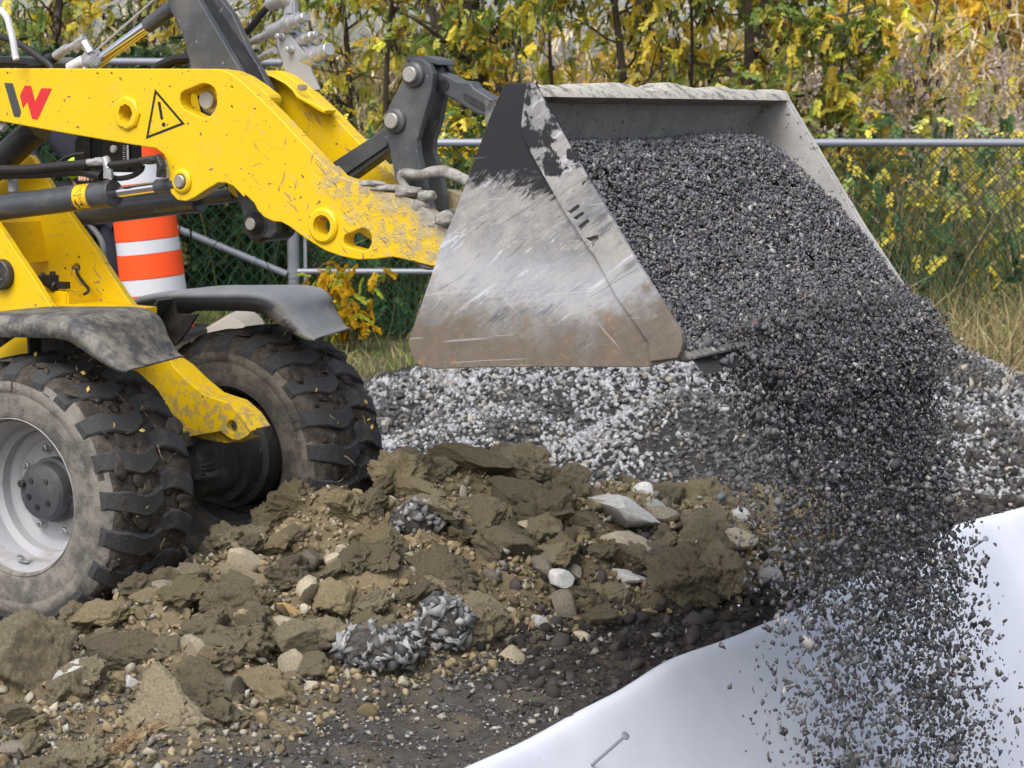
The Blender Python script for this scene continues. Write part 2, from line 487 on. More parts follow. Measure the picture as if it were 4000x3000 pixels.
def bucket_mat(name, strip=False, inner=False):
    k = NT(name, 0.55, 0.0, 0.45)
    X, Y, Z = k.xyz()
    steel = k.mix(k.noise(6, 5), (0.095, 0.10, 0.115), (0.20, 0.21, 0.235))
    clay = k.mix(k.noise(12, 6, 0.7), (0.27, 0.255, 0.225), (0.45, 0.44, 0.42))
    if inner:
        c = k.mix(k.step(k.noise(7, 6, 0.7), 0.3, 0.7), (0.30, 0.295, 0.285), (0.42, 0.41, 0.39))
        c = k.mix(k.step(k.noise(60, 3), 0.62, 0.7), c, (0.09, 0.085, 0.08))
        k.color(c).rough(0.85).bump(k.noise(45, 5, 0.7), 0.4, 0.006); return k.m
    streak = k.noise(1.0, 6, 0.72, k.mapv((9, 9, 26), (0, 0.55, 0)), 0.6)
    streak2 = k.noise(1.0, 5, 0.75, k.mapv((4, 4, 34), (0, 0.62, 0), (4, 0, 1)), 0.4)
    hatch = k.noise(1.0, 4, 0.8, k.mapv((22, 22, 110), (0, 0.7, 0), (2, 0, 5)), 0.5)
    blot = k.noise(3.6, 6, 0.65, k.mapv((1, 1, 1), (0, 0, 0), (2.3, 0, 7.7)))
    a = k.math('ADD', k.math('ADD', k.math('MULTIPLY', streak, 0.5), k.math('MULTIPLY', blot, 0.55)), k.math('MULTIPLY', hatch, 0.12))
    c = k.mix(k.step(k.math('ADD', a, k.math('MULTIPLY', hatch, 0.22)), 0.52, 0.80), steel, clay)
    c = k.mix(k.math('MULTIPLY', k.step(k.math('ADD', streak2, k.math('MULTIPLY', hatch, 0.3)), 0.72, 0.80), 0.75), c, (0.58, 0.60, 0.66))
    c = k.mix(k.math('MULTIPLY', k.step(k.math('ADD', streak2, k.math('MULTIPLY', hatch, 0.3)), 0.57, 0.49), 0.75), c, (0.085, 0.09, 0.11))
    c = k.mix(k.math('MULTIPLY', k.step(hatch, 0.55, 0.64), 0.5), c, (0.20, 0.195, 0.19))
    c = k.mix(k.math('MULTIPLY', k.step(hatch, 0.44, 0.36), 0.5), c, (0.54, 0.53, 0.51))
    wear = k.math('ADD', k.math('ADD', Z, k.math('MULTIPLY', X, 0.10)), k.math('MULTIPLY', streak, 0.30))
    band = k.math('MULTIPLY', k.step(wear, 1.72, 1.80), k.step(wear, 1.98, 1.86))
    c = k.mix(k.math('MULTIPLY', band, 0.36), c, (0.60, 0.61, 0.66))
    # rust and brown soil along the bottom
    low = k.math('ADD', k.math('ADD', Z, k.math('MULTIPLY', k.noise(3.0, 6, 0.65), -0.80)), k.math('MULTIPLY', streak, -0.34))
    rust = k.mix(k.noise(22, 6, 0.75), (0.070, 0.056, 0.047), (0.215, 0.165, 0.115))
    rust = k.mix(k.math('MULTIPLY', k.step(k.noise(12, 6, 0.75), 0.58, 0.68), 0.75), rust, (0.30, 0.165, 0.055))
    rust = k.mix(k.step(hatch, 0.60, 0.70), rust, (0.30, 0.26, 0.21))
    c = k.mix(k.math('MULTIPLY', k.step(low, 0.88, 0.68), 0.92), c, rust)
    # black paint left at the upper corner
    d = k.math('ADD', k.math('ADD', Z, k.math('MULTIPLY', X, 0.12)), k.math('ADD', k.math('MULTIPLY', streak, 0.26), k.math('MULTIPLY', hatch, 0.16)))
    blk = k.step(d, 2.20, 2.25)
    if strip:
        blk = k.math('MULTIPLY', k.step(d, 2.24, 2.30), k.step(k.noise(16, 4, 0.6), 0.46, 0.53))
    c = k.mix(blk, c, (0.016, 0.017, 0.021))
    for i, (rot, lo) in enumerate(((0.12, 0.70), (0.5, 0.70), (-0.75, 0.715))):
        sc_ = k.step(k.noise(1.0, 2, 0.5, k.mapv((2.2, 2.2, 85), (0, rot, 0), (i * 5, 0, i)), 0.3), lo, lo + 0.02)
        c = k.mix(k.math('MULTIPLY', sc_, 0.4), c, ((0.52, 0.52, 0.53), (0.06, 0.06, 0.07), (0.55, 0.54, 0.52))[i])
    k.color(c).rough(k.math('ADD', 0.42, k.math('MULTIPLY', a, 0.4)))
    k.bump(k.math('ADD', a, k.math('MULTIPLY', k.noise(60, 5, 0.7), 0.4)), 0.35, 0.006)
    return k.m
m_bside = bucket_mat("worn_bucket_side")
m_bstrip = bucket_mat("worn_bucket_edge_strip", True)
m_bin = bucket_mat("dusty_bucket_inside", inner=True)

def rail_mat():
    k = NT("clay_streaked_rail", 0.85, 0, 0.2)
    c = k.mix(k.step(k.noise(1, 6, 0.75, k.mapv((14, 14, 45), (0.5, 0, 0))), 0.38, 0.52), (0.20, 0.19, 0.18), (0.50, 0.47, 0.41))
    c = k.mix(k.step(k.noise(70, 3), 0.62, 0.68), c, (0.10, 0.095, 0.09))
    k.color(c).bump(k.noise(50, 5, 0.7), 0.5, 0.008); return k.m
m_brail = rail_mat()

def stone_mat(name, rough=0.85, sc=90, sheen=0.3):
    k = NT(name, rough, 0, sheen)
    c = k.mix(k.math('MULTIPLY', k.noise(sc, 3, 0.6), 0.8), k.attr(), (0.30, 0.29, 0.28), 'SOFT_LIGHT')
    k.color(c); return k.m
m_gravel = stone_mat("crushed_stone")
m_core = muddy("dark_gritty_soil", (0.045, 0.042, 0.038), (0.12, 0.11, 0.10), 0.4, 0.65, 30, 0.95, 0.4, 0.02)
m_pebble = stone_mat("grey_gravel_stone", 0.75, 60)

def soil_mat(name, c0, c1, sc=14, bump=1.0, dist=0.025):
    k = NT(name, 0.95, 0, 0.15)
    r = k.rnd()
    f = k.noise(sc, 8, 0.7)
    c = k.mix(k.step(f, 0.3, 0.7), c0, c1)
    c = k.mix(k.math('MULTIPLY', k.step(k.noise(sc * 3.2, 4, 0.7), 0.58, 0.68), 0.6), c, (0.34, 0.28, 0.18))
    c = k.mix(k.math('MULTIPLY', k.step(k.noise(sc * 1.6, 4, 0.7), 0.56, 0.66), 0.35), c, tuple(x * 0.55 for x in c0))
    hs = k.n("ShaderNodeHueSaturation"); k.put(hs.inputs["Color"], c)
    k.put(hs.inputs["Value"], k.math('ADD', 0.62, k.math('MULTIPLY', r, 0.72)))
    k.color(hs.outputs[0])
    k.bump(k.math('ADD', k.noise(sc * 2, 8, 0.78), k.math('MULTIPLY', k.voro(sc * 5), 0.35)), bump, dist)
    return k.m
m_clod = soil_mat("brown_clay_soil", (0.31, 0.262, 0.172), (0.58, 0.495, 0.34))
m_clod_y = soil_mat("ochre_clay_soil", (0.35, 0.285, 0.16), (0.62, 0.52, 0.33))
m_rock_b = soil_mat("beige_limestone", (0.30, 0.26, 0.19), (0.48, 0.42, 0.31), 7, 0.35, 0.01)
m_rock_g = soil_mat("pale_grey_limestone", (0.32, 0.32, 0.31), (0.52, 0.52, 0.50), 6, 0.3, 0.01)
m_rock_d = soil_mat("dull_brown_stone", (0.13, 0.115, 0.09), (0.24, 0.21, 0.165), 9, 0.5, 0.01)

def ground_mat():
    k = NT("mixed_soil", 0.96, 0, 0.12)
    a = k.attr(); f = k.noise(9, 9, 0.75); g = k.noise(60, 5, 0.7)
    c = k.mix(k.math('MULTIPLY', k.step(f, 0.25, 0.75), 0.75), k.mix(1.0, a, (0.55, 0.55, 0.55), 'MULTIPLY'), k.mix(1.0, a, (1.35, 1.3, 1.25), 'MULTIPLY'))
    c = k.mix(k.math('MULTIPLY', k.step(g, 0.60, 0.70), 0.5), c, (0.22, 0.20, 0.17))
    k.color(c).bump(k.math('ADD', f, k.math('MULTIPLY', g, 0.5)), 0.8, 0.03); return k.m
m_ground = ground_mat()

def sheet_mat():
    k = NT("white_geotextile", 0.9, 0, 0.12)
    c = k.mix(k.step(k.noise(3, 5), 0.3, 0.8), (0.66, 0.685, 0.76), (0.60, 0.63, 0.71))
    c = k.mix(k.math('MULTIPLY', k.step(k.noise(1.0, 3, 0.6, k.mapv((220, 220, 60))), 0.5, 0.7), 0.10), c, (0.45, 0.47, 0.54))
    c = k.mix(k.math('MULTIPLY', k.step(k.noise(26, 6, 0.75), 0.60, 0.72), 0.30), c, (0.36, 0.34, 0.31))
    c = k.mix(k.math('MULTIPLY', k.step(k.noise(2.5, 5, 0.7), 0.55, 0.75), 0.22), c, (0.46, 0.45, 0.44))
    k.color(c).bump(k.math("ADD", k.noise(6, 5, 0.6), k.math("MULTIPLY", k.noise(160, 2), 0.05)), 0.12, 0.02); return k.m
m_sheet = sheet_mat()

def leaf_mat(name, trans=0.52):
    k = NT(name, 0.55, 0, 0.25)
    col = k.attr(); k.color(col)
    tr_ = k.n("ShaderNodeBsdfTranslucent"); k.l(col, tr_.inputs[0])
    mx = k.n("ShaderNodeMixShader"); mx.inputs[0].default_value = trans
    out = k.t.nodes["Material Output"]
    k.l(k.b.outputs[0], mx.inputs[1]); k.l(tr_.outputs[0], mx.inputs[2]); k.l(mx.outputs[0], out.inputs[0])
    return k.m
m_leaf = leaf_mat("autumn_leaf")
m_reed = leaf_mat("dry_reed", 0.2)
def bark():
    k = NT("dark_bark", 0.9, 0, 0.2)
    c = k.mix(k.noise(1, 6, 0.7, k.mapv((30, 30, 6))), (0.035, 0.028, 0.022), (0.10, 0.082, 0.066)); k.color(c)
    k.bump(k.noise(1, 6, 0.7, k.mapv((40, 40, 8))), 0.8, 0.02); return k.m
m_bark = bark()
m_pod = simple("dark_seed_pod", (0.035, 0.022, 0.016), 0.6, 0, 0.4, 30)
m_wire = simple("green_vinyl_wire", (0.022, 0.085, 0.060), 0.3, 0, 0.2, 20)
m_galv = simple("galvanised_pipe", (0.27, 0.29, 0.33), 0.45, 0.35, 0.12, 8)
m_orange = simple("orange_reflective", (0.95, 0.085, 0.008), 0.45, 0, 0.05, 12)
m_whiter = simple("white_reflective", (0.60, 0.62, 0.66), 0.45, 0, 0.08, 12)
m_concr = simple("pale_concrete", (0.42, 0.385, 0.33), 0.9, 0, 0.12, 10, 0.3)
m_straw = leaf_mat("straw", 0.1)
m_wood = simple("split_pale_wood", (0.42, 0.28, 0.11), 0.8, 0, 0.25, 18, 0.4)
m_navy = simple("navy_work_cloth", (0.018, 0.020, 0.034), 0.9, 0, 0.25, 12, 0.2)
m_hivis = simple("yellow_green_vest_cloth", (0.50, 0.85, 0.02), 0.7, 0, 0.08, 12)
m_skin = simple("skin", (0.50, 0.30, 0.21), 0.55, 0, 0.08, 20)
m_boot = simple("dark_boot_leather", (0.03, 0.024, 0.02), 0.7, 0, 0.2, 20)
# ------------------------------------------------------------------ terrain
EDGE = 2.33                                            # trench edge, metres ahead of the near wheel
CREST = [(-2.3, 6.4, .07), (-1.62, 6.75, .14), (-1.16, 7.35, .29), (-.76, 8.0, .45), (-.22, 8.55, .52), (.32, 8.85, .36), (.85, 9.25, .10), (1.3, 9.6, .02)]

# the trench edge as measured along the photograph, turned into distances ahead of the wheel
_E = []
for _u, _v in ((950, 1705), (1050, 1657), (1210, 1578), (1370, 1490), (1500, 1422), (1690, 1350), (1900, 1240), (2080, 1141), (2140, 1119), (2212, 1112)):
    _d = ray(_u * 1.8083, _v * 1.8083); _k = (0.02 - ZC) / _d[2]; _E.append(tq(_d[0] * _k, _d[1] * _k))
_ET = np.array([e[0] for e in _E]); _EQ = np.array([e[1] for e in _E])

def edge_wave(q):
    q = np.asarray(q, float)
    return (np.interp(q - .12, _EQ, _ET) + np.interp(q + .12, _EQ, _ET) + np.interp(q, _EQ, _ET)) / 3 - EDGE + 0.006 * np.sin(q * 5.1)

def heap(x, y):
    """height of the brown soil windrow above the ground"""
    x = np.asarray(x, float); y = np.asarray(y, float)
    best = np.zeros(np.broadcast(x, y).shape)
    t, q = tq(x, y)
    for (ax, ay, ah), (bx, by, bh) in zip(CREST[:-1], CREST[1:]):
        dx, dy = bx - ax, by - ay
        k = np.clip(((x - ax) * dx + (y - ay) * dy) / (dx * dx + dy * dy), 0, 1)
        px, py = ax + k * dx, ay + k * dy
        ct, cq = tq(px, py)
        front = (t - ct) > 0
        d = np.hypot(x - px, y - py)
        w = np.where(front, 1.12, 0.60)
        hh = (ah + (bh - ah) * k) * np.clip(1 - d / w, 0, 1) ** 0.78
        best = np.maximum(best, hh)
    return best * sstep(EDGE - 0.10 - t, 0, 0.35)

def pile(x, y):
    """height of the loose gravel stockpile"""
    x = np.asarray(x, float); y = np.asarray(y, float)
    h = 0
    for cx, cy, rx, ry, hh in ((0.55, 12.5, 1.75, 1.5, .48), (2.15, 12.4, 1.45, 1.5, .56), (0.98, 10.75, 1.1, .95, .48), (2.45, 11.2, .85, 1.1, .34), (-.05, 11.6, .9, 1.1, .27)):
        d = np.sqrt(((x - cx) / rx) ** 2 + ((y - cy) / ry) ** 2)
        hh_ = hh * np.where(d < .25, 1 - d * d * 1.2, np.clip((1 - d) / .75, 0, 1) * 0.925)
        h = np.maximum(h, hh_)
    return h

def height(x, y, detail=True):
    x = np.asarray(x, float); y = np.asarray(y, float)
    t, q = tq(x, y)
    z = 0.36 * sstep(y, 11.5, 14.2) + 0.24 * sstep(-x, 1.45, 2.1) * sstep(y, 11.8, 12.7) + 0.25 * sstep(y, 20, 60)
    z = z + heap(x, y)
    z = np.maximum(z, pile(x, y) + 0.0 + z * (pile(x, y) > 0))
    te = t - EDGE - edge_wave(q)
    lip = 0.03 * np.exp(-((te + 0.35) / 0.3) ** 2) * sstep(q, -0.5, 1.0)
    z = z + lip * (te < 0.2)
    if detail:
        p = np.stack([x, y, np.zeros_like(x)], -1)
        amp = 0.012 + 0.075 * np.clip(heap(x, y) / 0.15, 0, 1) + 0.018 * sstep(te, -1.3, -0.7) * (te < 0)
        amp = amp * np.where(pile(x, y) > 0.03, 0.4, 1)
        z = z + amp * fbm(p * 6.5, 4, 3) + 0.014 * fbm(p * 24, 3, 9)
    dep = 1.7
    tr_ = np.clip(te / 0.72, 0, 1) * (te > 0) * (te < 1.5) + (te >= 1.5) * np.clip((2.9 - te) / 0.6, 0, 1)
    z = np.where(te > 0, z * np.exp(-te * 3) * (te < 1.5) - dep * tr_, z)
    return z

def ground_at(u, v):
    """where the line of sight through a photograph pixel meets the terrain"""
    d = ray(u, v); C = np.array([0, 0, ZC])
    ks = np.arange(4.5, 20, 0.02)
    P = C[None] + d[None] * ks[:, None]
    hit = np.where(P[:, 2] <= height(P[:, 0], P[:, 1], False))[0]
    if not len(hit): return None
    return P[hit[0]]

def lines(*segs):
    out = []
    for a, b, s in segs:
        out += list(np.arange(a, b, s))
    out.append(segs[-1][1]); return np.array(out)

tl = lines((-300, -60, 40), (-60, -16, 6), (-16, -7, 1.0), (-7, -1.6, 0.12), (-1.6, 2.1, 0.027), (2.1, 2.55, 0.03), (2.55, 3.2, 0.06), (3.2, 5.6, 0.15), (5.6, 12, 1.2), (12, 60, 8), (60, 300, 40))
ql = lines((-300, -60, 40), (-60, -10, 7), (-10, -2.2, 0.5), (-2.2, 5.2, 0.027), (5.2, 14, 0.12), (14, 24, 0.8), (24, 60, 6), (60, 300, 40))
TT, QQ = np.meshgrid(tl, ql, indexing='ij')
GX, GY = xy(TT, QQ)
GZ = height(GX, GY)
def soil_colour(x, y):
    t, q = tq(x, y); te = t - EDGE - edge_wave(q)
    p = np.stack([x, y, np.zeros_like(x)], -1)
    n = fbm(p * 2.2, 4, 31)[..., None]; n2 = fbm(p * 7, 3, 57)[..., None]
    dirt = np.array([.155, .130, .105]); c = np.broadcast_to(dirt, x.shape + (3,)).copy()
    def lay(col, w):
        nonlocal c
        w = np.clip(w, 0, 1)[..., None]; c = c * (1 - w) + np.array(col) * w
    lay((.20, .175, .145), sstep(y, 10.0, 12.0))
    lay((.10, .096, .094), sstep(te + n[..., 0] * .5, -1.75, -.95))
    lay((.042, .038, .037), sstep(te + n[..., 0] * .35, -.95, -.40) * sstep(q, 0.0, 1.0))
    lay((.235, .195, .125), np.clip((heap(x, y) + n2[..., 0] * .05) / .07, 0, 1))
    lay((.055, .054, .055), np.clip(pile(x, y) / .06, 0, 1))
    lay((.15, .125, .085), ((te > 0) & (te < 1.5)) * 1.0)
    lay((.075, .080, .035), sstep(y, 13.2, 14.2) * 0.8)
    return c * (1 + .25 * n)
GC = soil_colour(GX, GY)
ni, nj = TT.shape
I = np.arange(ni * nj).reshape(ni, nj)
quads = np.stack([I[:-1, :-1], I[1:, :-1], I[1:, 1:], I[:-1, 1:]], -1).reshape(-1, 4)
me = np_mesh("ground", np.stack([GX, GY, GZ], -1).reshape(-1, 3), quads, m_ground, GC.reshape(-1, 3), smooth=True)
ground = link(bpy.data.objects.new("ground", me)); tag(ground, kind="structure")

# white geotextile sheet hung over the trench wall
sq = np.arange(-1.6, 8.0, 0.04)
prof = [(-0.05, 0.004), (-0.03, 0.012), (-0.012, 0.016), (0.010, 0.006), (0.026, -0.014), (0.045, -0.042)] + [(0.045 + 0.88 * k / 22, -0.042 - 1.50 * k / 22) for k in range(1, 23)]
SV = []
for i, q in enumerate(sq):
    for j, (dt, dz) in enumerate(prof):
        t = EDGE + float(edge_wave(q)) + dt
        gx, gy = xy(t if dt < 0 else EDGE + edge_wave(q) - 0.01, q)
        base = float(height(gx, gy, False))
        base += 0.018 if dt < 0 else 0.012
        w = 0.008 * math.sin(q * 2.1 + dz * 1.2) * min(1, -dz * 3) + 0.004 * math.sin(q * 5.3 - dz * 2.7) * min(1, -dz * 3)
        curl = 0.0 * math.exp(-((q - 1.0) / 0.22) ** 2) * (dt <= -0.03)
        x, y = xy(t + w + 0.012, q)
        SV.append((x, y, base + dz + curl + 0.004 * math.sin(q * 9)))
npf = len(prof)
SF = [(i * npf + j, i * npf + j + 1, (i + 1) * npf + j + 1, (i + 1) * npf + j) for i in range(len(sq) - 1) for j in range(npf - 1)]
me = np_mesh("geotextile_sheet", SV, SF, m_sheet, smooth=True)
sheet = link(bpy.data.objects.new("geotextile_sheet", me))
so = sheet.modifiers.new("thickness", 'SOLIDIFY'); so.thickness = 0.006; so.offset = -1
tag(sheet, "white geotextile sheet draped over the trench edge below the falling gravel", "sheet")

def nail(label, u0, v0, u1, v1):
    """steel pin with a flat head driven through the sheet; head at (u0,v0), foot at (u1,v1)"""
    d1 = ray(u1, v1); C = np.array([0, 0, ZC])
    ks = np.arange(4.5, 12, 0.005); P = C + d1[None] * ks[:, None]
    t, q = tq(P[:, 0], P[:, 1]); te = t - EDGE - edge_wave(q)
    zs = np.where(te > 0, -te / 0.88 * 1.5, 0) + 0.05
    k = ks[np.where(P[:, 2] <= zs)[0][0]]
    foot = Vector(C + d1 * (k + 0.02)); head = Vector(C + ray(u0, v0) * (k - 0.10))
    o = thing("ground_nail", label, "nail", foot, 0, "nails pinning the sheet")
    ax = (head - foot); L = ax.length; axn = ax.normalized()
    b = MB(); b.cyl((0, 0, 0), ax, 0.0055, 10); b.build("shaft", m_galv, o)
    b = MB(); b.lathe(ax - axn * 0.002, ax + axn * 0.007, [(0, 0.007), (0.002, 0.014), (0.007, 0.014), (0.009, 0.010)], 14); b.build("head", m_galv, o)
nail("thin grey nail sticking out of the white sheet at the bottom edge of the picture", 1350 * 1.8083, 1590 * 1.8083, 1268 * 1.8083, 1662 * 1.8083)
nail("thin grey nail near the top right corner of the white sheet", 3850, 2105, 3770, 2158)
# ------------------------------------------------------------------ wheel loader (local x forward, y away from camera, z up)
loader = thing("wheel_loader", "yellow compact wheel loader with anthracite linkage tipping gravel from its raised bucket", "wheel loader", (OX, OY, 0), -TH)

def at3(fn, p, q):
    t, z = mach(*fn(*p), q); return (t, q, z)

# --- wheels
TR, TW = 0.527, 0.445
def wheel(q0, tc, zc, far):
    w = MB()                                           # dish of the rim
    yd = 0.20 if not far else 0.30
    prof = [(.298, .0), (.303, .012), (.296, .022), (.284, .026), (.279, .045), (.262, .075), (.262, .15), (.235, .165), (.235, .205), (.205, .212), (.195, .225), (.09, .225), (.0, .225)]
    n = 72; V = []; Fc = []
    for r, y in prof:
        for i in range(n):
            a = 2 * math.pi * i / n
            yy = y if not far else y * 0.8
            V.append((r * math.cos(a), yy, r * math.sin(a)))
    for k in range(len(prof) - 1):
        for i in range(n):
            j = (i + 1) % n; Fc.append((k * n + i, k * n + j, (k + 1) * n + j, (k + 1) * n + i))
    w.add(V, Fc)
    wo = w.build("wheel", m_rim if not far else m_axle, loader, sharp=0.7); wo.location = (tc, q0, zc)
    # tyre
    pr0 = [(.286, .018), (.298, .004), (.320, .000), (.352, -.006), (.395, -.014), (.398, -.012), (.402, -.016), (.440, -.014), (.444, -.010), (.468, -.002), (.484, .008), (.496, .026), (.502, .060), (.505, .12), (.506, TW / 2)]
    pr = pr0
    pr = pr + [(r, TW - y) for r, y in reversed(pr[:-1])]
    n = 240; m = len(pr); ang = np.arange(n) * 2 * math.pi / n
    R_, Y_ = np.array(pr).T
    A = np.repeat(ang, m); Rr = np.tile(R_, n); Yy = np.tile(Y_, n)
    P = np.stack([Rr * np.cos(A), Yy, Rr * np.sin(A)], 1)
    crown = np.clip((Rr - .45) / .04, 0, 1)
    Rr = Rr + crown * (0.012 * fbm(P * 14 + (5 if far else 0), 4, 5) + 0.007 * fbm(P * 40, 3, 8)) + (1 - crown) * 0.0015 * fbm(P * 30, 3, 2)
    P = np.stack([Rr * np.cos(A), Yy + (1 - crown) * 0.002 * fbm(P * 18, 3, 4) * np.sign(TW / 2 - Yy), Rr * np.sin(A)], 1)
    idx = np.arange(n * m).reshape(n, m); nx = np.roll(idx, -1, 0)
    F4 = np.stack([idx[:, :-1], nx[:, :-1], nx[:, 1:], idx[:, 1:]], -1).reshape(-1, 4)
    me = np_mesh("tyre", P, F4, None, smooth=True)
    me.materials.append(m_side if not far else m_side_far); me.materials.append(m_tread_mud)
    col = np.tile(np.arange(m - 1), n); rmid = (R_[:-1] + R_[1:])[col] / 2
    patch = fbm(np.stack([np.repeat(np.cos(ang), m - 1) * 3, np.repeat(np.sin(ang), m - 1) * 3, col * .35], 1), 4, 12)
    top = np.repeat(np.sin(ang), m - 1)
    lim = .478 - .10 * np.clip(patch * 1.4 + top * .55 - .28, 0, .8) - (.02 if far else 0)
    me.polygons.foreach_set("material_index", (rmid > lim).astype(np.int32))
    tb = link(bpy.data.objects.new("tyre", me), wo)
    # chevron lugs, two rows
    base = None; nl = 21
    for row in (0, 1):
        if row == 0: line = [(-.012, -.030, .468), (.018, -.022, .503), (.060, -.015, .526), (.135, .012, .529), (.178, .008, .529), (.232, -.016, .529)]
        else: line = [(TW + .012, .075, .468), (TW - .018, .066, .503), (TW - .055, .052, .526), (TW - .12, .016, .529), (TW - .165, .006, .529), (TW - .21, .016, .529)]
        hw = [.036, .040, .042, .041, .039, .034]
        V = []; Fc = []
        for (y, s, r), h in zip(line, hw):
            for ds, dr in ((-h - .010, -.050), (-h + .001, -.006), (-h + .008, 0), (h - .008, 0), (h - .001, -.006), (h + .010, -.050)):
                a = (s + ds) / .52; rr = r + dr
                V.append((rr * math.cos(a), y, -rr * math.sin(a)))
        k = 6
        for i in range(len(line) - 1):
            for j in range(k - 1): Fc.append((i * k + j, i * k + j + 1, (i + 1) * k + j + 1, (i + 1) * k + j))
        Fc.append(tuple(range(k))); Fc.append(tuple((len(line) - 1) * k + j for j in range(k - 1, -1, -1)))
        lug = MB().add(V, Fc).build("tread_lug", m_lug, wo, sharp=0.5)
        for i in range(nl):
            o = lug if i == 0 else lug.copy()
            if i: COL.objects.link(o)
            o.parent = wo
            o.rotation_euler = (0, -(2 * math.pi * (i + .5 * row) / nl + (0.06 if far else 0.02)), 0)
    if not far:
        b = MB(); b.lathe((0, .225, 0), (0, .10, 0), [(0, .125), (.035, .125), (.04, .112), (.085, .110), (.098, .100), (.10, .088), (.10, 0.001)], 40)
        hub = b.build("hub_cap", m_grey, wo, sharp=0.5)
        b = MB()
        for a in (2.35, 3.5, 4.5, 5.6, .9): b.cyl((.058 * math.cos(a), .126, .058 * math.sin(a)), (.058 * math.cos(a), .120, .058 * math.sin(a)), .011, 12)
        b.cyl((-.083, .124, .028), (-.083, .108, .028), .015, 14, bev=.002); b.build("hub_plug", m_dark, hub) if False else b.build("hub_plug", m_dark, wo)
        bolt = MB().lathe((0, .226, 0), (0, .185, 0), [(0, .021), (.008, .021), (.009, .015), (.028, .015), (.030, .009), (.041, .008)], 6).build("wheel_bolt", m_silver, wo, sharp=0.4)
        for i in range(8):
            o = bolt if i == 0 else bolt.copy()
            if i: COL.objects.link(o); o.parent = wo
            a = 2 * math.pi * (i + .35) / 8
            o.location = (.163 * math.cos(a), 0, .163 * math.sin(a))
        b = MB(); b.tube([(-.03, .08, -.262), (-.03, .05, -.235), (-.025, .02, -.23)], .006, 8); b.box((-.03, .07, -.255), (.05, .03, .01)); b.build("valve_stem", m_silver, wo)
    return wo
w_near = wheel(0.0, 0.0, 0.540, False)
w_far = wheel(1.185, 0.03, 0.535, True)

# --- axle between the wheels
b = MB(); b.lathe((0.01, .30, .54), (0.01, 1.40, .54), [(0, .16), (.16, .165), (.20, .165), (.21, .11), (.62, .105), (.66, .15), (.76, .165), (.82, .165), (.83, .20), (.90, .205), (.91, .23), (1.0, .23)], 40)
b.box((.10, .93, .56), (.10, .09, .15)); b.box((.05, .80, .66), (.16, .16, .06)); b.cyl((.10, .90, .60), (.10, .90, .70), .02, 10); b.cyl((.155, .89, .50), (.155, .97, .50), .018, 10)
for k in range(4): b.box((.155, .92, .50 + .016 * k), (.02, .075, .006))
axle = b.build("front_axle", m_axle, loader, sharp=0.5)
for i in range(8):
    a = 2 * math.pi * (i + .2) / 8
    if i == 0: ab = MB().cyl((0, 1.185, 0), (0, 1.20, 0), .02, 6).build("axle_bolt", m_axle, axle); o = ab
    else: o = ab.copy(); COL.objects.link(o); o.parent = axle
    o.location = (.01 + .19 * math.cos(a), .0, .54 + .19 * math.sin(a))

# --- fenders
def fender(q0, q1, tshift, zshift, skirt_in):
    lip = [(-900, 1150), (-620, 965), (-300, 905), (0, 905), (300, 908), (590, 922), (740, 990), (900, 1100), (1100, 1220), (1215, 1245)]
    L = tr(z3, lip, -0.02)
    P = [Vector((t, 0, z)) for t, z in L]
    # smooth the path
    Q = []
    for i in range(len(P) - 1):
        a, b_, c, d = P[max(i - 1, 0)], P[i], P[i + 1], P[min(i + 2, len(P) - 1)]
        for k in range(4):
            t = k / 4; Q.append(0.5 * (2 * b_ + (c - a) * t + (2 * a - 5 * b_ + 4 * c - d) * t * t + (3 * b_ - a - 3 * c + d) * t ** 3))
    Q.append(P[-1]); V = []; Fc = []
    sec = [(0.0, 0.0), (0.0, .55), (.012, .85), (.04, 1.0), (.10, 1.03), (q1 - q0 - .10, 1.03), (q1 - q0 - .04, 1.0), (q1 - q0 - .012, .85), (q1 - q0, .55), (q1 - q0, 0.0)]
    for i, p in enumerate(Q):
        tg = (Q[min(i + 1, len(Q) - 1)] - Q[max(i - 1, 0)]).normalized(); nr = Vector((-tg.z, 0, tg.x))
        nr = nr if nr.z > 0 else -nr
        k = i / (len(Q) - 1)
        hgt = .082 * (1 - .85 * float(sstep(k, .62, 1.0))) 
        for y, hh in sec:
            v = p + nr * (hgt * hh); back = .13 * (y / (q1 - q0)) ** 1.3 * float(sstep(k, .55, 1.0)); V.append((v.x + tshift - back, q0 + y, v.z + zshift + .0 * back))
    m = len(sec)
    for i in range(len(Q) - 1):
        for j in range(m - 1): Fc.append((i * m + j, i * m + j + 1, (i + 1) * m + j + 1, (i + 1) * m + j))
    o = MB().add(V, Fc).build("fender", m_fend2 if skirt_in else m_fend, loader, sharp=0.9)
    s = o.modifiers.new("thickness", 'SOLIDIFY'); s.thickness = 0.007; s.offset = -1
    return o
f1 = fender(-0.02, 0.44, 0, 0, False)
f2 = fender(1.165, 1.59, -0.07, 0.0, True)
for q, fn_ in ((.47, f1), (1.13, f2)):
    br = [mach(*z4(*p), 1.13) for p in ((200, 240), (300, 105), (318, 207), (455, 211), (390, 322), (320, 405), (215, 470))]
    plate("fender_bracket", br, q - .008, q + .008, m_dark, loader)
    b = MB(); br2 = [mach(*z4(*p), 1.13) for p in ((190, 245), (292, 104), (306, 110), (206, 246))]
    br3 = [mach(*z4(*p), 1.13) for p in ((190, 246), (206, 246), (210, 470), (200, 470))]
    b.prism(br2, q - .10, q - .012); b.prism(br3, q - .10, q - .012); b.build("bracket_flange", m_grey, loader)
b = MB(); b.box(((tr(z3, [(505, 960)], .3)[0][0]), .30, 1.09), (.07, .05, .12)); b.build("fender_post", m_dark, loader)

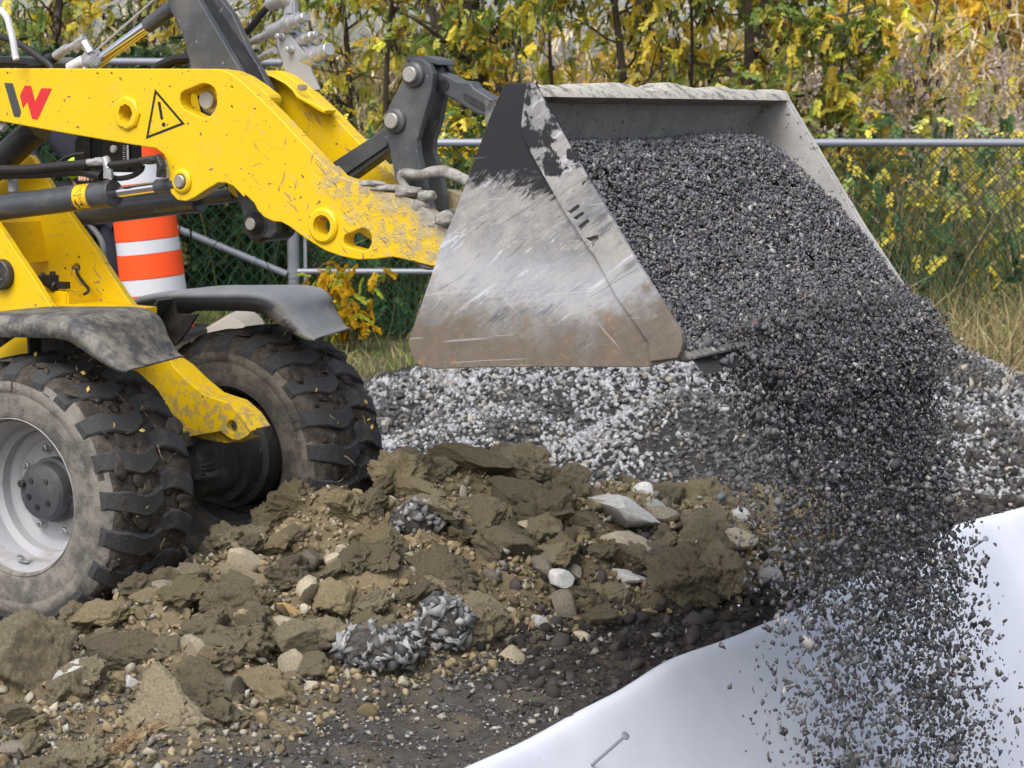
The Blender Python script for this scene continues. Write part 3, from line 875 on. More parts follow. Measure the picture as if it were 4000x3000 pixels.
# --- yellow front frame: two cheeks, web, valve box, nose with eye
cheek = [zA(-500, 950), zA(-200, 950), (119, 608), (282, 851), (391, 1000), (407, 1031), (488, 1153), (560, 1250), (591, 1298), (640, 1375), (681, 1437), (735, 1492), (801, 1546), (850, 1560), (892, 1576), (946, 1624), (975, 1668), (982, 1682), (966, 1704), (934, 1721), (905, 1717), (886, 1706), (862, 1685), (741, 1706), (640, 1706), (400, 1650), (150, 1500), (-300, 1480), (-600, 1200)]
eye = circle(mach(*z4(672, 940), .84), .026, 20)
wire_hole = circle(mach(*z3(735, 238), .84), .020, 20)
bh = [circle(mach(*z3(*p), .84), .006, 10) for p in ((755, 135), (625, 245))]
ck = plate("frame_cheek", [mach(*p, .84) for p in cheek], .84, .872, m_yel, loader, [eye, wire_hole] + bh)
fl = [mach(*z4(*p), .84) for p in ((215, 500), (300, 560), (390, 650), (500, 740), (650, 790), (740, 870), (798, 958), (788, 968), (735, 885), (640, 803), (490, 755), (380, 665), (290, 572))]
b = MB(); b.prism(fl, .872, .96); b.build("nose_flange", m_yel, loader)
nose_low = [mach(*z4(*p), .84) for p in ((400, 1003), (600, 968), (640, 1008), (720, 1030), (700, 1045), (600, 1052), (420, 1020))]
b = MB(); b.prism(nose_low, .872, .97); b.build("nose_bottom", m_yel, loader)
near_cheek = [zA(-600, 1050), z2(-300, 900), z2(0, 1335), z2(110, 1490), z2(215, 1659), z3(230, 200), z3(350, 380), z3(470, 580), z3(800, 1020), z3(740, 1200), z3(-200, 1250), z3(-600, 700)]
nc = plate("frame_cheek", [mach(*p, .50) for p in near_cheek], .50, .53, m_yel, loader)
web = [mach(*p, .70) for p in (z2(120, 1270), z2(190, 1262), z2(262, 1659), z3(232, 190), z3(190, 190), z2(210, 1659))]
b = MB(); b.prism(web, .60, .84); b.build("frame_web", m_yel, loader)
floor_ = [mach(*z3(*p), .68) for p in ((230, 480), (480, 560), (760, 590), (1250, 640), (1250, 700), (230, 700))]
b = MB(); b.prism(floor_, .53, .838); b.build("frame_floor", m_yel, loader)
t0, zc0 = mach(*z3(620, 510), .70)
b = MB(); b.box((t0, .70, zc0 - .02), (.125, .10, .09)); vb = b.build("valve_box", m_yel, loader, bevel=.008)
b = MB(); tv, zv = mach(*z3(500, 400), .66)
b.cyl((tv - .06, .66, zv + .03), (tv + .02, .66, zv - .01), .022, 12); b.box((tv + .05, .67, zv), (.055, .03, .028)); b.box((tv - .01, .66, zv + .02), (.05, .05, .04)); b.cyl((tv + .005, .66, zv + .02), (tv + .005, .66, zv + .055), .012, 10); b.tube([(tv - .02, .64, zv - .02), (tv, .63, zv - .05), (tv + .01, .64, zv - .07), (tv - .02, .64, zv - .075)], .007, 8)
b.build("hydraulic_valve", m_rubber, loader)
b = MB(); b.tube([at3(z3, (735, 250), .842), at3(z3, (745, 300), .82), at3(z3, (800, 380), .80), at3(z3, (850, 440), .78), at3(z3, (820, 485), .76), at3(z3, (740, 490), .74)], .0065, 8); b.build("sensor_cable", m_rubber, loader)
c0 = mach(*z3(15, 300), .49); b = MB(); b.lathe((c0[0], .50, c0[1]), (c0[0], .465, c0[1]), [(0, .062), (.03, .062), (.035, .056)], 32)
b.build("pivot_cap", m_dark, loader)
b = MB(); b.tube([at3(z2, p, .92) for p in ((940, 1150), (1050, 1280), (1170, 1430), (1215, 1560), (1215, 1700))], .012, 10); b.build("hose_guard", m_lgrey, loader)
b = MB(); b.cyl(at3(z2, (150, 740), .6), at3(z2, (160, 915), .6), .021, 14, bev=.006); b.build("grease_pipe", m_lgrey, loader)
b = MB(); b.cyl(at3(z2, (-40, 60), .62), at3(z2, (60, 160), .62), .018, 12); b.build("grab_knob", m_white, loader)

# --- lift arms
top = [zA(-700, 425), zA(-330, 432), zA(0, 437), zA(700, 439), zA(1250, 440), zA(1400, 441), zA(1470, 466), zA(1540, 518), zA(1600, 570), zA(1690, 655), zA(1760, 722), zA(1900, 872), zA(2110, 1092), z1(850, 330), z1(930, 415), z1(1010, 442), z1(1130, 482), z1(1300, 545), z1(1440, 568), z1(1560, 615), z1(1690, 705), z1(1780, 785), z1(1875, 880)]
bot = [z1(1850, 940), z1(1830, 1010), z1(1800, 1190), z1(1750, 1196), z1(1600, 1160), z1(1500, 1134), z1(1400, 1115), z1(1250, 1133), z1(1100, 1138), z1(960, 1110), z1(820, 1060), z1(720, 1000), z1(600, 920), z1(510, 852), z1(440, 813), z1(370, 808), z1(290, 770), z1(235, 712), z1(205, 650), z1(130, 578), zA(1560, 1262), zA(1490, 1190), zA(1445, 1171), zA(1395, 1170), zA(1330, 1208), zA(1245, 1264), zA(1190, 1288), zA(1135, 1281), zA(1093, 1235), zA(1080, 1150), zA(1074, 1060), zA(1050, 990), zA(1000, 951), zA(900, 935), zA(400, 850), zA(0, 776), zA(-330, 712), zA(-700, 640)]
QA = .56
outline = [mach(*p, QA) for p in top + bot]
slot1 = [zA(*p) for p in ((1150, 640), (1155, 600), (1178, 580), (1300, 533), (1340, 541), (1370, 565), (1386, 605), (1387, 670), (1370, 715), (1340, 745), (1298, 755), (1175, 697), (1157, 672))]
slot2 = [z1(*p) for p in ((978, 960), (990, 925), (1130, 866), (1165, 868), (1200, 892), (1220, 940), (1217, 1000), (1190, 1048), (1145, 1063), (1000, 1022), (980, 995))]
eyeA = mach(*zA(817, 725), QA); eyeB = mach(*z1(808, 843), QA); pinA = mach(*zA(1168, 1160), QA)
dots = [circle(mach(*zA(*p), QA), .0045, 8) for p in ((45, 470), (622, 472), (712, 472), (1482, 558), (1482, 685))]
holes = [circle(eyeA, .034, 28), circle(eyeB, .037, 28), [mach(*p, QA) for p in slot1], [mach(*p, QA) for p in slot2]]
arm1 = plate("lift_arm", outline, QA, QA + .065, m_arm, loader, holes + dots, bevel=.004)
for c, r0, r1 in ((eyeA, .036, .068), (eyeB, .039, .066), (pinA, .030, .048)):
    b = MB(); n = 8 if c is eyeA else 32
    b.lathe((c[0], QA + .002, c[1]), (c[0], QA - .014, c[1]), [(0, r1), (.010, r1 - .002), (.016, r1 - .010), (.016, r0), (.0, r0 - .001)], n, caps=False)
    b.build("pivot_boss", m_arm, arm1, sharp=0.5)
b = MB(); b.lathe((pinA[0], QA + .05, pinA[1]), (pinA[0], QA - .026, pinA[1]), [(0, .026), (.070, .026), (.076, .021)], 28); b.build("pivot_pin", m_pin, arm1)
sp = mach(*zA(1352, 640), .64)
b = MB(); b.lathe((sp[0], .70, sp[1]), (sp[0], .605, sp[1]), [(0, .055), (.06, .055), (.065, .035), (.09, .035), (.094, .031)], 28); b.build("pivot_pin", m_pin, arm1)
q2 = .63
fl2 = [mach(*zA(*p), q2) for p in ((1100, 440), (1400, 441), (1480, 453), (1560, 489), (1650, 549), (1722, 607), (1729, 625), (1729, 650), (1715, 690), (1620, 690), (1300, 620), (1100, 560))]
plate("arm_flange", fl2, .625, .70, m_arm, loader, bevel=.006)
fout = [(t, z) for t, z in outline]
arm2 = plate("lift_arm", fout, .90, .965, m_arm, loader, [circle(eyeA, .034, 20), circle(eyeB, .037, 20)], bevel=.004)
rib = [mach(*z6(*p), .88) for p in ((990, 1250), (1060, 1330), (1200, 1420), (1400, 1520), (1440, 1560), (1440, 1610), (1380, 1640), (1180, 1480), (1020, 1390), (930, 1260))]
plate("arm_rib", [mach(*z6(*p), .87) for p in ((440, 1000), (700, 1090), (900, 1190), (1000, 1270), (1060, 1360), (1200, 1440), (1400, 1535), (1470, 1590), (1440, 1640), (1370, 1610), (1190, 1500), (1040, 1420), (980, 1320), (880, 1225), (690, 1120), (460, 1040))], .83, .90, m_yel, loader, bevel=.006)
b = MB(); bo = at3(z6, (1030, 1260), .83); b.cyl((bo[0], .85, bo[2]), (bo[0], .815, bo[2]), .012, 6); b.build("flange_bolt", m_pin, loader)

# decals on the near arm (flat print, a hair proud of the plate)
def ring(fn, outer, k):
    P = [Vector((*mach(*fn(*p), QA), 0)) for p in outer]; c = sum(P, Vector()) / len(P)
    return [tuple(p[:2]) for p in P], [tuple((c + (p - c) * k)[:2]) for p in P]
o_, i_ = ring(zA, ((993, 570), (1184, 793), (935, 889)), .84)
plate("warning_triangle", o_, QA - .0016, QA - .0002, m_blackpr, arm1, [i_], bevel=.0002)
ex = [mach(*zA(*p), QA) for p in ((1010, 654), (1020, 650), (1028, 657), (1045, 760), (1037, 767), (1029, 762))]
plate("exclamation_bar", ex, QA - .0016, QA - .0002, m_blackpr, arm1, bevel=.0002)
plate("exclamation_dot", circle(mach(*zA(1048, 797), QA), .0085, 16), QA - .0016, QA - .0002, m_blackpr, arm1, bevel=.0002)
plate("logo_grey_stroke", [mach(*zA(*p), QA) for p in ((28, 530), (82, 532), (136, 716), (126, 750), (91, 746))], QA - .0016, QA - .0002, m_greypr, arm1, bevel=.0002)
plate("logo_red_stroke", [mach(*zA(*p), QA) for p in ((129, 610), (160, 547), (200, 549), (226, 650), (266, 564), (333, 566), (241, 766), (206, 760), (176, 652), (148, 692))], QA - .0016, QA - .0002, m_redpr, arm1, bevel=.0002)
plate("logo_grey_stroke", [mach(*zA(*p), QA) for p in ((-60, 520), (-30, 521), (2, 560), (-14, 640), (-70, 600))], QA - .0016, QA - .0002, m_redpr, arm1, bevel=.0002)

# --- tilt lever (two plates from above the frame down between the arms)
lv = [zA(1020, -300), zA(1040, -60), zA(1090, 70), zA(1130, 140), zA(1165, 210), zA(1190, 300), zA(1222, 450), zA(1300, 800), zA(1480, 1150), zA(1515, 1240), zA(1545, 1350), zA(1590, 1470), zA(1660, 1522), zA(1735, 1522), zA(1775, 1480), zA(1760, 1300), zA(1700, 900), zA(1640, 640), zA(1557, 478), zA(1272, 0), zA(1160, -300)]
plate("tilt_lever", [mach(*p, .685) for p in lv], .685, .715, m_grey, loader, bevel=.005)
lv2 = [zA(1100, -300), zA(1150, -60), zA(1222, 450), zA(1300, 800), zA(1480, 1150), zA(1640, 1420), zA(1720, 1520), zA(1850, 1480), zA(1840, 1300), zA(1790, 900), zA(1764, 710), zA(1762, 640), zA(1730, 560), zA(1680, 470), zA(1600, 330), zA(1490, 90), zA(1420, 0), zA(1270, -300)]
plate("tilt_lever", [mach(*p, .795) for p in lv2], .795, .825, m_grey, loader, bevel=.005)
b = MB(); wb_ = [mach(*zA(*p), .75) for p in ((1240, -100), (1300, -20), (1600, 420), (1640, 520), (1600, 520), (1230, -60))]
b.prism(wb_, .716, .794); b.build("lever_web", m_dark, loader)
lp = mach(*zA(1632, 1432), .68)
b = MB(); b.lathe((lp[0], .85, lp[1]), (lp[0], .655, lp[1]), [(0, .07), (.15, .072), (.165, .06), (.168, .045), (.19, .028), (.195, .024)], 32); b.build("lever_boss", m_dark, loader)
b = MB(); b.cyl((lp[0], .70, lp[1]), (lp[0], .648, lp[1]), .0235, 24, bev=.003); b.build("pivot_pin", m_pin, loader)

# --- tilt cylinder
QC = .755
p0, p1, p2 = at3(zA, (560, 445), QC), at3(zA, (945, 165), QC), at3(zA, (1200, -20), QC)
b = MB(); b.cyl(p0, p1, .0245, 24); cyl_rod = b.build("tilt_cylinder_rod", m_chrome, loader)
b = MB(); b.lathe(p1, p2, [(-.004, .027), (0, .030), (.3, .030)], 28); b.build("tilt_cylinder_barrel", m_grey, loader)
b = MB(); e = at3(zA, (600, 385), QC); b.box(e, (.055, .075, .075), Matrix.Rotation(-.65, 3, 'Y')); b.cyl(at3(zA, (560, 400), QC), at3(zA, (610, 395), .70), .025, 14); b.build("cylinder_head", m_lgrey, loader, bevel=.008)
b = MB(); b.cyl(at3(zA, (620, 318), QC), at3(zA, (1010, -20), QC), .0048, 10); b.build("level_indicator_rod", m_silver, loader)
b = MB(); b.cyl(at3(zA, (440, 440), QC), at3(zA, (540, 385), QC), .024, 16, bev=.008); b.build("protective_cap", m_white, loader)
b = MB(); b.cyl(at3(zA, (580, 340), .73), at3(zA, (540, 270), .73), .019, 6); b.cyl(at3(zA, (545, 255), .73), at3(zA, (490, 285), .73), .019, 6); b.cyl(at3(zA, (495, 282), .73), at3(zA, (430, 310), .73), .014, 12); b.cyl(at3(zA, (430, 308), .73), at3(zA, (350, 365), .73), .019, 12)
b.build("elbow_fitting", m_silver, loader, sharp=.4)
def hose(fn, pts, q, r, n=10):
    return MB().tube([at3(fn, p, q) for p in pts], r, n).build("hydraulic_hose", m_rubber, loader)
hose(zA, ((355, 360), (320, 390), (280, 410), (200, 415)), .73, .022)
hose(zA, ((-200, 220), (-60, 225), (60, 250), (170, 310), (260, 375), (310, 410), (340, 450)), .70, .015)
hose(zA, ((-200, 400), (0, 395), (150, 400), (300, 415)), .78, .022)
hose(zA, ((985, 440), (1050, 405), (1130, 375), (1230, 365), (1330, 350)), .80, .017)
hose(zA, ((1040, 445), (1110, 405), (1200, 388)), .82, .014)
b = MB(); b.tube([at3(zA, p, .50) for p in ((-160, 5), (-60, 30), (0, 65), (40, 105), (62, 170), (85, 270), (97, 350), (105, 380))], .0135, 12); b.build("handrail", m_white, loader)
b = MB(); b.cyl(at3(zA, (-260, 388), .9), at3(zA, (480, 402), .9), .022, 14); b.build("grey_rail_tube", m_grey, loader)

# --- big diagonal cylinder behind the arm
b = MB(); b.cyl(at3(z2, (-420, 930), .72), at3(z2, (460, 140), .72), .058, 32); b.build("lower_tilt_barrel", m_dark, loader)

# --- lift cylinders
def lift_cyl(q, sh, far=False):
    a, g0, g1, r1, e1 = (at3(z2, p, .57) for p in (((-500, 1150), (1150, 940), (1320, 918), (1820, 846), (2060, 815)) if not far else ((-500, 1150), (1560, 882), (1640, 872), (1700, 864), (2060, 815))))
    f_ = lambda p: (p[0], q, p[2] + sh)
    b = MB(); b.cyl(f_(a), f_(g0), .052, 36); c = b.build("lift_cylinder", m_cyl, loader)
    L = (Vector(g1) - Vector(g0)).length
    b = MB(); b.lathe(f_(g0), f_(g1), [(0, .053), (.002, .055), (L - .006, .055), (L, .050), (L, .026)], 36); b.build("cylinder_gland", m_cyl, c)
    b = MB(); b.cyl(f_(g1), f_(r1), .0205, 24); b.build("cylinder_rod", m_chrome, c)
    b = MB(); L2 = (Vector(e1) - Vector(r1)).length; b.lathe(f_(r1), f_(e1), [(0, .027), (.004, .029), (L2, .030)], 24); b.build("rod_end", m_grey, c)
    return c, Vector(f_(a)), Vector(f_(g0)), Vector(f_(g1))
lc, ca, cg, cg1 = lift_cyl(.585, 0)
lift_cyl(.93, -.05, True)
# warning sticker wrapped round the near cylinder
ax = (cg - ca).normalized(); yv = Vector((0, 1, 0)); up = ax.cross(yv) * -1
up = up if up.z > 0 else -up
smid = (Vector(at3(z2, (1030, 950), .585)) - ca).dot(ax)
def wrap(s, g, rr=.0528): return ca + ax * s + (yv * -math.cos(g) + up * math.sin(g)) * rr
def wrapped(name, s0, s1, g0, g1, mat, rr, n=14):
    V = []; Fc = []
    for i in range(n + 1):
        g = g0 + (g1 - g0) * i / n
        V += [wrap(s0, g, rr), wrap(s1, g, rr), wrap(s0, g, rr - .0006), wrap(s1, g, rr - .0006)]
    for i in range(n):
        a = i * 4; Fc += [(a, a + 1, a + 5, a + 4), (a + 2, a + 6, a + 7, a + 3), (a, a + 4, a + 6, a + 2), (a + 1, a + 3, a + 7, a + 5)]
    Fc += [(0, 2, 3, 1), (n * 4, n * 4 + 1, n * 4 + 3, n * 4 + 2)]
    return MB().add(V, Fc).build(name, mat, lc)
wrapped("warning_sticker", smid - .036, smid + .036, -1.05, 1.2, m_stick, .0530)
def wrap_line(name, pts, w):
    b = MB(); b.tube([wrap(smid + s, g, .0532) for s, g in pts], w, 5, smooth=False); return b.build(name, m_blackpr, lc)
wrap_line("sticker_triangle", [(-.024, .15), (.020, .15), (.024, .95), (-.024, .15)], .0013)
wrap_line("sticker_arrow", [(-.008, .3), (.005, .6), (.012, .35), (.010, .7)], .0012)
wrap_line("sticker_person", [(-.020, -.25), (-.020, -.45), (-.012, -.75), (-.016, -.85)], .0035)
wrap_line("sticker_person", [(-.023, -.2), (-.023, -.18)], .003)
wrap_line("sticker_arm", [(.0, .02), (.014, .0), (.004, -.2), (.012, -.35), (.004, -.5), (.020, -.6)], .0013)
wrap_line("sticker_load", [(-.002, -.62), (.010, -.6)], .003)
# fittings and hoses above the cylinder
q = .53
hose(z2, ((-700, 700), (-200, 660), (0, 645), (300, 640), (620, 612), (1040, 575)), q, .0195, 12)
hose(z2, ((-700, 760), (0, 705), (400, 690), (900, 660), (1080, 690), (1200, 720)), q + .02, .020, 12)
hose(z2, ((1290, 590), (1450, 575), (1670, 545)), q, .015, 12)
hose(z2, ((1680, 590), (1660, 650), (1560, 715), (1420, 745), (1340, 735)), q + .03, .0105)
hose(z2, ((700, 555), (780, 500), (900, 462), (1000, 455)), q + .06, .008, 8)
for pts in (((1030, 560), (1130, 552), (1190, 545), (1265, 540), (1272, 600), (1278, 680), (1280, 745)), ((1655, 540), (1730, 532), (1800, 525), (1885, 518), (1900, 580), (1905, 640), (1900, 730))):
    b = MB(); P = [at3(z2, p, q) for p in pts]
    b.cyl(P[0], P[1], .0145, 14); b.cyl(P[1], P[2], .0175, 6); b.cyl(P[2], P[3], .0165, 10); b.lathe(Vector(P[3]) + Vector((-.012, 0, .016)), Vector(P[4]), [(0, .012), (.006, .0175), (.05, .0175)], 12); b.cyl(P[4], P[5], .0185, 6); b.cyl(P[5], P[6], .020, 6)
    b.build("elbow_fitting", m_silver if pts[0][0] < 1200 else m_dark, loader, sharp=.4)
# machine parts glimpsed behind, under the arm: pump block with a sight gauge
b = MB(); c = at3(z2, (1440, 470), .98); b.box(c, (.16, .08, .14)); b.cyl(at3(z2, (960, 250), .98), at3(z2, (960, 640), .98), .03, 14); b.box(at3(z2, (1090, 430), .98), (.07, .08, .2)); b.build("pump_block", m_rubber, loader, bevel=.01)
c = at3(z2, (1330, 400), .93); b = MB(); b.cyl((c[0], .945, c[2]), (c[0], .925, c[2]), .016, 18, bev=.004); b.build("pump_lamp", m_white, loader)
b = MB()
for k in range(7): c = at3(z2, (1450, 360 + 26 * k), .93); b.box((c[0], .937, c[2]), (.010 + (.006 if k % 2 else 0), .004, .0025))
c = at3(z2, (1490, 440), .93); b.box((c[0], .938, c[2]), (.010, .003, .062)); b.build("sight_gauge", m_white, loader)

# --- hydraulic couplers and their plate
QK = .96
pl = [mach(*z6(*p), QK) for p in ((700, 520), (722, 475), (765, 448), (830, 450), (880, 490), (930, 570), (1000, 660), (1080, 760), (1150, 860), (1185, 960), (1200, 1050), (1250, 1150), (1310, 1290), (1240, 1300), (1000, 1180), (820, 1060), (790, 950), (760, 850), (720, 720), (698, 640))]
cp = plate("coupler_plate", pl, QK - .012, QK, m_lgrey, loader, [circle(mach(*z6(1040, 895), QK), .006, 10)], bevel=.002)
b = MB()
for p in ((775, 525), (910, 715)):
    c = at3(z6, p, QK); b.lathe((c[0], QK - .01, c[2]), (c[0], QK - .05, c[2]), [(0, .016), (.008, .016), (.009, .011), (.036, .011), (.040, .007)], 10)
b.build("plate_bolt", m_silver, cp)
def coupler(name, p0, p1, prof, q=QK + .03, mat=None):
    a, c = Vector(at3(z6, p0, q)), Vector(at3(z6, p1, q)); c = c + Vector((0, -.05, 0)); L = (c - a).length
    b = MB(); b.lathe(a, c, [(d * L, r) for d, r in prof], 20); return b.build(name, mat or m_silver, loader, sharp=.5)
coupler("hose_coupler", (250, 630), (1195, 245), [(0, .010), (.0, .013), (.12, .013), (.12, .017), (.24, .017), (.24, .014), (.3, .014), (.3, .019), (.42, .019), (.42, .030), (.68, .031), (.68, .036), (.70, .038), (.78, .038), (.78, .031), (.90, .030), (.90, .020), (.985, .019), (1, .015)])
coupler("hose_coupler", (930, 640), (1350, 490), [(0, .02), (.1, .023), (.55, .023), (.55, .018), (.8, .018), (.83, .013), (.98, .013), (1, .010)])
coupler("hose_coupler", (1050, 900), (1540, 710), [(0, .02), (.05, .035), (.36, .036), (.36, .040), (.52, .040), (.52, .031), (.8, .030), (.8, .027), (.98, .027), (1, .024)])
coupler("hose_coupler", (560, 70), (960, -40), [(0, .02), (.05, .026), (.5, .028), (.5, .032), (.9, .032), (1, .022)])
coupler("hose_fitting", (350, 885), (760, 730), [(0, .011), (.2, .011), (.2, .014), (.5, .014), (.5, .017), (.8, .017), (.8, .014), (1, .014)])
b = MB(); b.box(at3(z6, (880, 110), QK), (.05, .04, .06)); b.build("coupler_block", m_silver, loader, bevel=.008); b = MB(); b.box(at3(z6, (830, 200), QK + .01), (.03, .03, .05)); b.build("coupler_block", m_silver, loader, bevel=.006); b = MB(); b.box(at3(z6, (950, 570), QK + .03), (.06, .05, .05), Matrix.Rotation(.6, 3, 'Y')); b.box(at3(z6, (1090, 740), QK + .03), (.05, .05, .06), Matrix.Rotation(.6, 3, 'Y')); b.build("coupler_block", m_silver, loader, bevel=.008)
hose(z6, ((590, 60), (500, 140), (420, 230), (340, 340), (250, 440), (160, 510), (60, 560)), QK + .03, .0145, 12)
hose(z6, ((360, 880), (260, 860), (150, 820)), QK + .03, .012)

# --- toggle link at the bucket end
tl1 = [zB(*p) for p in ((462, 470), (478, 410), (520, 372), (575, 378), (622, 420), (640, 470), (632, 580), (595, 700), (558, 830), (540, 900), (545, 980), (570, 1090), (600, 1240), (640, 1340), (590, 1370), (440, 1215), (400, 1150), (380, 1050), (355, 920), (328, 820), (328, 760), (368, 660), (400, 600), (440, 520))]
plate("toggle_link", [mach(*p, .68) for p in tl1], .68, .71, m_grey, loader, bevel=.004)
tl2 = [zB(*p) for p in ((480, 470), (560, 372), (640, 364), (715, 392), (748, 450), (740, 500), (715, 620), (682, 780), (645, 890), (640, 960), (680, 1090), (715, 1250), (718, 1400), (690, 1425), (560, 1320), (470, 1150), (440, 1000), (400, 800), (440, 620))]
plate("toggle_link", [mach(*p, .82) for p in tl2], .82, .85, m_grey, loader, bevel=.004)
tc = mach(*zB(521, 477), .68); t2 = mach(*zB(403, 773), .68)
for c in (tc, t2):
    b = MB(); b.lathe((c[0], .845, c[1]), (c[0], .662, c[1]), [(0, .048), (.165, .048), (.177, .044), (.183, .034)], 32); b.build("link_boss", m_grey, loader, sharp=.5)
    b = MB(); b.cyl((c[0], .70, c[1]), (c[0], .645, c[1]), .0285, 28, bev=.003); b.build("pivot_pin", m_pin, loader)
cap = [mach(*zB(*p), .76) for p in ((500, 385), (530, 362), (640, 360), (715, 388), (735, 420), (640, 402), (545, 400))]
b = MB(); b.prism(cap, .71, .819); b.build("link_cap", m_grey, loader, bevel=.004)
# rod from the link to the bucket
rd = [zB(*p) for p in ((640, 470), (690, 462), (740, 482), (800, 515), (880, 522), (905, 560), (1060, 655), (1190, 740), (1190, 870), (1000, 760), (900, 722), (780, 645), (700, 600), (640, 570))]
plate("bucket_link_rod", [mach(*p, .735) for p in rd], .735, .80, m_grey, loader, [], bevel=.008)
b = MB(); c = mach(*zB(712, 546), .735); b.cyl((c[0], .75, c[1]), (c[0], .731, c[1]), .022, 20)
b.prism([mach(*zB(*p), .735) for p in ((835, 605), (850, 598), (1040, 700), (1040, 740), (1020, 738), (845, 640))], .731, .75); b.build("rod_pocket", m_dark, loader)
# tilt rod from lever foot to link
tr1 = [zA(1640, 1400), z1(840, 320), z1(1330, 5), zB(403, 740), zB(430, 850), z1(1380, 190), z1(1050, 430), zA(1660, 1480)]
plate("tilt_rod", [mach(*p, .735) for p in tr1], .735, .80, m_grey, loader, bevel=.006)
tr2 = [z1(900, 395), z1(960, 375), z1(1340, 125), z1(1350, 150), z1(1000, 390), z1(930, 440)]
b = MB(); b.prism([mach(*p, .72) for p in tr2], .722, .736); b.build("rod_rib", m_grey, loader)
# clay caked hose over the arm tip
b = MB(); b.tube([at3(zB, p, .64) for p in ((500, 1260), (460, 1190), (440, 1130), (470, 1110), (560, 1120), (640, 1100), (720, 1100), (800, 1130), (900, 1180))], [.014, .016, .018, .019, .018, .021, .022, .021, .019], 12); b.build("clay_caked_hose", m_clay, loader)
def lump(name, c, s, mat, parent=None, seed=0, sub=3, rough=.35):
    V, Fc = ico(sub); n = 1 + rough * fbm(V * 1.8 + seed * 7.1, 4, seed)
    V = V * n[:, None] * np.array(s) + np.array(c)
    me = np_mesh(name, V, Fc, mat, smooth=True); return link(bpy.data.objects.new(name, me), parent)
for i, (p, s) in enumerate((((600, 1255), (.035, .03, .022)), ((480, 1225), (.06, .04, .02)), ((250, 1175), (.07, .03, .012)), ((360, 1205), (.08, .035, .014)), ((560, 1320), (.04, .03, .03)), ((660, 1430), (.04, .03, .02)), ((740, 1400), (.04, .06, .03)))):
    lump("clay_lump", at3(zB, p, .585), s, m_clay, loader, i)
b = MB(); c = mach(*z1(1770, 1040), .62); b.cyl((c[0], .57, c[1]), (c[0], .96, c[1]), .075, 32, bev=.008); b.build("bucket_hinge", m_fend, loader)

# --- bucket
QB0, QB1 = -.13, 1.645
side = [zB(1090, 545), zB(1115, 532), zB(1235, 530), zB(1293, 540), zB(1310, 565), zB(1335, 620), z8(1580, 0), z8(1863, 445), z8(1870, 500), z8(1860, 550), z8(1838, 592), z8(1672, 640), z8(772, 640), z8(440, 652), z8(345, 628), z8(300, 560), z8(285, 495), z8(430, 80), zB(690, 1560), zB(770, 1390), zB(920, 980), zB(1000, 760)]
S_ = [mach(*p, QB0) for p in side]
bk = plate("bucket", S_, QB0, QB0 + .018, m_bside, loader, bevel=.003)
strip = [zB(1240, 533), zB(1293, 542), zB(1310, 567), zB(1333, 620), z8(1577, 0), z8(1860, 447), z8(1867, 500), z8(1857, 550), z8(1836, 588), z8(1676, 610), z8(1670, 500), z8(1480, 230), z8(1360, 0), zB(1640, 1600), zB(1480, 1360), zB(1310, 1060), zB(1215, 880), zB(1204, 790), zB(1228, 600)]
slots = [[mach(*z7(*p), QB0) for p in P] for P in (((660, 1160), (735, 1105), (748, 1115), (745, 1130), (675, 1180)), ((700, 1210), (775, 1160), (785, 1175), (720, 1225)), ((740, 1275), (810, 1218), (825, 1235), (770, 1290), (755, 1310)), ((800, 1370), (890, 1345), (895, 1370), (850, 1440), (845, 1400)))]
plate("side_cutter", [mach(*p, QB0 - .014) for p in strip], QB0 - .014, QB0 - .001, m_bstrip, bk, slots, bevel=.003)
plate("side_wall", S_, QB1 - .018, QB1, m_bin, bk, bevel=.003)
plate("side_cutter", [mach(*p, QB0 - .014) for p in strip], QB1 + .001, QB1 + .014, m_bin, bk, bevel=.003)
A_, E_ = mach(*zB(1330, 612), QB0), mach(*zB(1115, 532), QB0)
Dp, Cp = mach(*z8(285, 495), QB0), mach(*z8(345, 628), QB0)
Bp = mach(*z8(1838, 592), QB0)
def off(p, dx, dz): return (p[0] + dx, p[1] + dz)
b = MB(); b.prism([off(E_, .0, -.01), off(Dp, .008, 0), off(Dp, .03, .012), off(E_, .035, -.03)], QB0 + .018, QB1 - .018); b.build("back_wall", m_bin, bk)
b = MB(); b.prism([off(Dp, .01, .0), off(Cp, .01, .004), off(Bp, 0, .006), off(Bp, .0, .03), off(Cp, .02, .028), off(Dp, .03, .012)], QB0 + .018, QB1 - .018); b.build("bucket_floor", m_bin, bk)
T_ = mach(*zB(1293, 540), QB0)
# rail with a lumpy upper edge
nr_ = 90; V = []; Fc = []
rs = [(E_[0] + .02, T_[1] - .055), (E_[0] + .01, T_[1] - .004), (T_[0] - .02, T_[1] - .002), (T_[0] + .012, T_[1] - .012), (A_[0] + .006, A_[1] - .003), (A_[0] - .012, A_[1] - .006)]
for i in range(nr_ + 1):
    qq = QB0 + .010 + (QB1 - QB0 - .02) * i / nr_
    nz = fbm(np.array([[qq * 5, 0, 3.0], [qq * 16, 1, 0]]), 3, 4)
    k = max(0, 1 - ((i / nr_ - .48) / .42) ** 2)
    for j, (t, z) in enumerate(rs):
        top_ = .020 * k * (nz[0] + .5) + .007 * nz[1] if j in (1, 2) else 0
        V.append((t + (.005 * nz[1] if j in (3, 4) else 0), qq, z + top_))
m = len(rs)
for i in range(nr_):
    for j in range(m): Fc.append((i * m + j, i * m + (j + 1) % m, (i + 1) * m + (j + 1) % m, (i + 1) * m + j))
Fc += [tuple(range(m)), tuple(nr_ * m + j for j in range(m - 1, -1, -1))]
MB().add(V, Fc).build("top_rail", m_brail, bk, sharp=.7)
